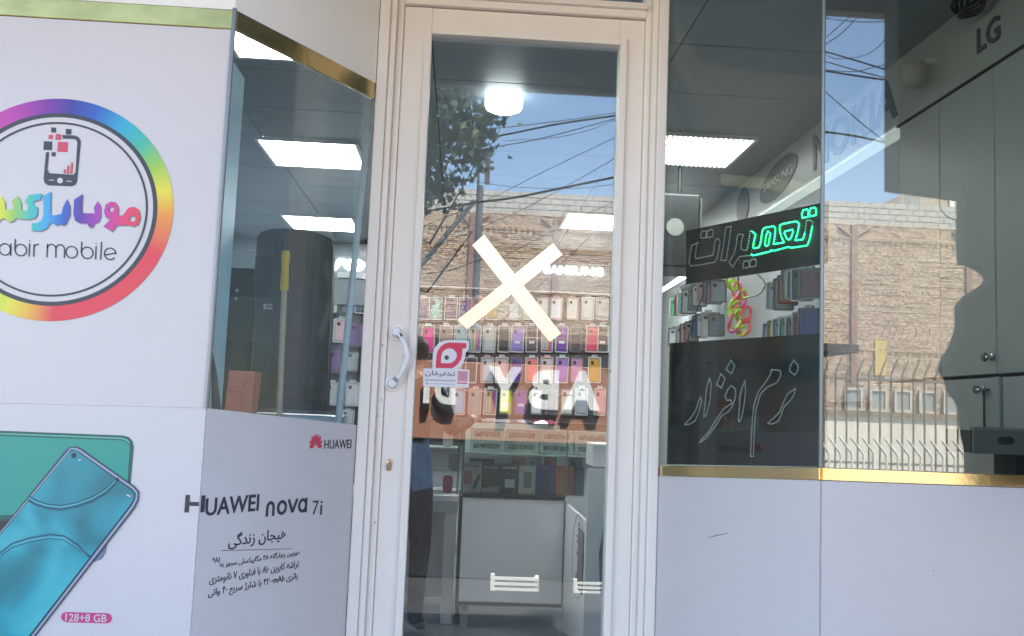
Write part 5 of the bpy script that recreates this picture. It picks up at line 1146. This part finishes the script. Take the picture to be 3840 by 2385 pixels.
for i, (pts, r) in enumerate((([(560, 920), (900, 905), (1300, 860), (1710, 800)], .012), ([(650, 985), (900, 960), (1300, 880), (1710, 820)], .026), ([(840, 1045), (1150, 990), (1500, 900), (1710, 840)], .012), ([(1040, 990), (1250, 980), (1500, 930), (1710, 850)], .008),
                              ([(350, 1605), (800, 1420), (1200, 1220), (1690, 985)], .010), ([(350, 1785), (1000, 1510), (1400, 1300), (1690, 1135)], .010), ([(900, 1830), (1250, 1650), (1690, 1435)], .008), ([(850, 2330), (1200, 2000), (1550, 1660)], .010),
                              ([(370, 1500), (700, 1440), (1000, 1400), (1300, 1340), (1690, 1260)], .034), ([(740, 1175), (800, 1080), (860, 980)], .008), ([(810, 1300), (1000, 1325), (1400, 1335), (1690, 1310)], .008), ([(340, 1945), (540, 1915), (700, 1860)], .012))):
    cable([Za(*p) for p in pts], YG, -15.5, -13.0, r, ('%s overhead cable in the door mirror image' % DL[i]))
for i, (pts, r) in enumerate((([(120, 235), (220, 150), (300, 75)], .012), ([(120, 265), (235, 190), (335, 85)], .012), ([(140, 290), (330, 345), (555, 415)], .022), ([(135, 345), (330, 400), (545, 455)], .014), ([(135, 395), (300, 405), (420, 380), (555, 348)], .010),
                              ([(135, 400), (330, 430), (555, 462)], .024), ([(140, 290), (190, 330), (330, 322), (440, 270), (545, 140)], .009), ([(130, 505), (330, 680), (565, 865)], .012), ([(130, 745), (300, 768), (430, 795), (565, 825)], .026), ([(130, 100), (330, 122), (550, 120)], .012), ([(780, 1060), (800, 1180), (850, 1235), (930, 1260)], .012))):
    cable([Zq(*p) for p in pts], YF, -14.0, -12.0, r, ('%s overhead cable in the right window mirror image' % RL[i]), ext=.4)
# tree
tz = thing('street_tree', (-2.2, -14, -.2), 'leafy dark green street tree across the road', 'tree')
MB().tube([(-2.2, -14, -.2), (-2.25, -14.05, 2), (-2.1, -14, 4), (-1.7, -14, 6), (-1.5, -14, 7.6)], [.20, .16, .13, .08, .03], 10).build('trunk', mat('bark', (.10, .075, .055), .9, var=.3, scale=8), tz)
for k in range(9):
    z = 3.6+k*.42; a_ = k*2.1
    e_p = (-1.8+1.9*math.cos(a_), -14+1.5*math.sin(a_), z+.9)
    MB().tube([(-2.0, -14, z), ((-2.0+e_p[0])/2, (-28+e_p[1]+0)/2, z+.6), e_p], [.06, .04, .012], 6).build('limb', MATS['bark'], tz)
LF, t_, b_ = nodes_of('leaf'); b_.inputs['Roughness'].default_value = .55
ge = t_.nodes.new('ShaderNodeNewGeometry'); rp_ = t_.nodes.new('ShaderNodeValToRGB'); e_ = rp_.color_ramp.elements
e_[0].color = (.010, .022, .008, 1); e_[1].color = (.045, .075, .018, 1); t_.links.new(ge.outputs['Random Per Island'], rp_.inputs[0]); t_.links.new(rp_.outputs[0], b_.inputs['Base Color'])
mb = MB()
star = [(0, -.5), (.10, -.28), (.42, -.34), (.26, -.08), (.52, .12), (.22, .14), (.0, .58), (-.22, .14), (-.52, .12), (-.26, -.08), (-.42, -.34), (-.10, -.28)]
clumps = []
while len(clumps) < 230:
    v = Vector((random.uniform(-1, 1), random.uniform(-1, 1), random.uniform(-1, 1)))
    if .25 < v.length < 1: clumps.append(Vector((-1.75+2.25*v.x+.25*v.z, -14+1.7*v.y, 6.5+1.9*v.z)))
for c in clumps:
    for k in range(34):
        p = c+Vector((random.gauss(0, .20), random.gauss(0, .2), random.gauss(0, .17)))
        s = random.uniform(.10, .2); M = Matrix.Rotation(random.uniform(0, 6.28), 3, 'Z') @ Matrix.Rotation(random.uniform(.4, 2.2), 3, 'X') @ Matrix.Rotation(random.uniform(0, 6.28), 3, 'Z')
        n = len(mb.v)
        mb.v += [tuple(p+M @ Vector((a*s, b*s, .12*s*abs(a)))) for a, b in star]; mb.f.append(tuple(range(n, n+12)))
cw = mb.build('crown', LF, tz); cw['kind'] = 'stuff'
# unseen dark box and sheet, added to make the dark silhouette mirrored at right
YN = -1.5
def nb(x, y): return mir(x, y, YF, YN)
ngs = thing('silhouette_box', (2.2, YN, 0), 'unseen dark box added to block the street mirrored in the right window', 'sign')
q0, q1 = nb(3374, 690), nb(3612, 722)
DK = mat('dark_blocker', (.045, .05, .045), .7)
MB().add([(q0.x, YN, q0.z), (q1.x, YN, q1.z), (3.3, YN, q1.z-.1), (3.3, YN, 3.2), (q0.x, YN, 3.2), (q0.x, YN-.12, q0.z), (q1.x, YN-.12, q1.z), (3.3, YN-.12, q1.z-.1), (3.3, YN-.12, 3.2), (q0.x, YN-.12, 3.2)],
         [(0, 1, 2, 3, 4)[::-1], (5, 6, 7, 8, 9), (0, 5, 6, 1)[::-1], (0, 4, 9, 5), (4, 3, 8, 9)]).build('blocker_box', DK, ngs)
cl = thing('silhouette_sheet', (2.4, YN, 0), 'unseen dark sheet added to give the silhouette mirrored in the right window', 'sheet')
prof = [(3612, 700), (3612, 965), (3640, 985), (3705, 1025), (3705, 1060), (3640, 1105), (3606, 1145), (3604, 1225), (3578, 1300), (3540, 1378), (3562, 1420), (3578, 1470), (3612, 1520), (3620, 1580), (3628, 1640), (3640, 1700), (3640, 1900)]
pr2 = []
for i in range(len(prof)-1):                        # soften the outline
    for k in range(5):
        p0_, p1_, p2_, p3_ = (Vector(prof[max(0, min(len(prof)-1, i+q))]) for q in (-1, 0, 1, 2)); s_ = k/5
        pr2.append(tuple(.5*((2*p1_)+(p2_-p0_)*s_+(2*p0_-5*p1_+4*p2_-p3_)*s_*s_+(3*p1_-p0_-3*p2_+p3_)*s_**3)))
pp = [nb(x, y) for x, y in pr2]
FN = Frame((0, YN+.01, 0), (1, 0, 0))
MB().poly(FN, [(p.x, p.z) for p in pp]+[(3.3, pp[-1].z), (3.3, pp[0].z)], -.02, .05).build('sheet', mat('dark_sheet', (.05, .052, .05), .9, var=.2, scale=4), cl, bevel=.01)
MB().box(2.0, 3.3, YN-.06, YN-.02, 2.0, 2.04).build('sheet_rail', CHROME, cl)
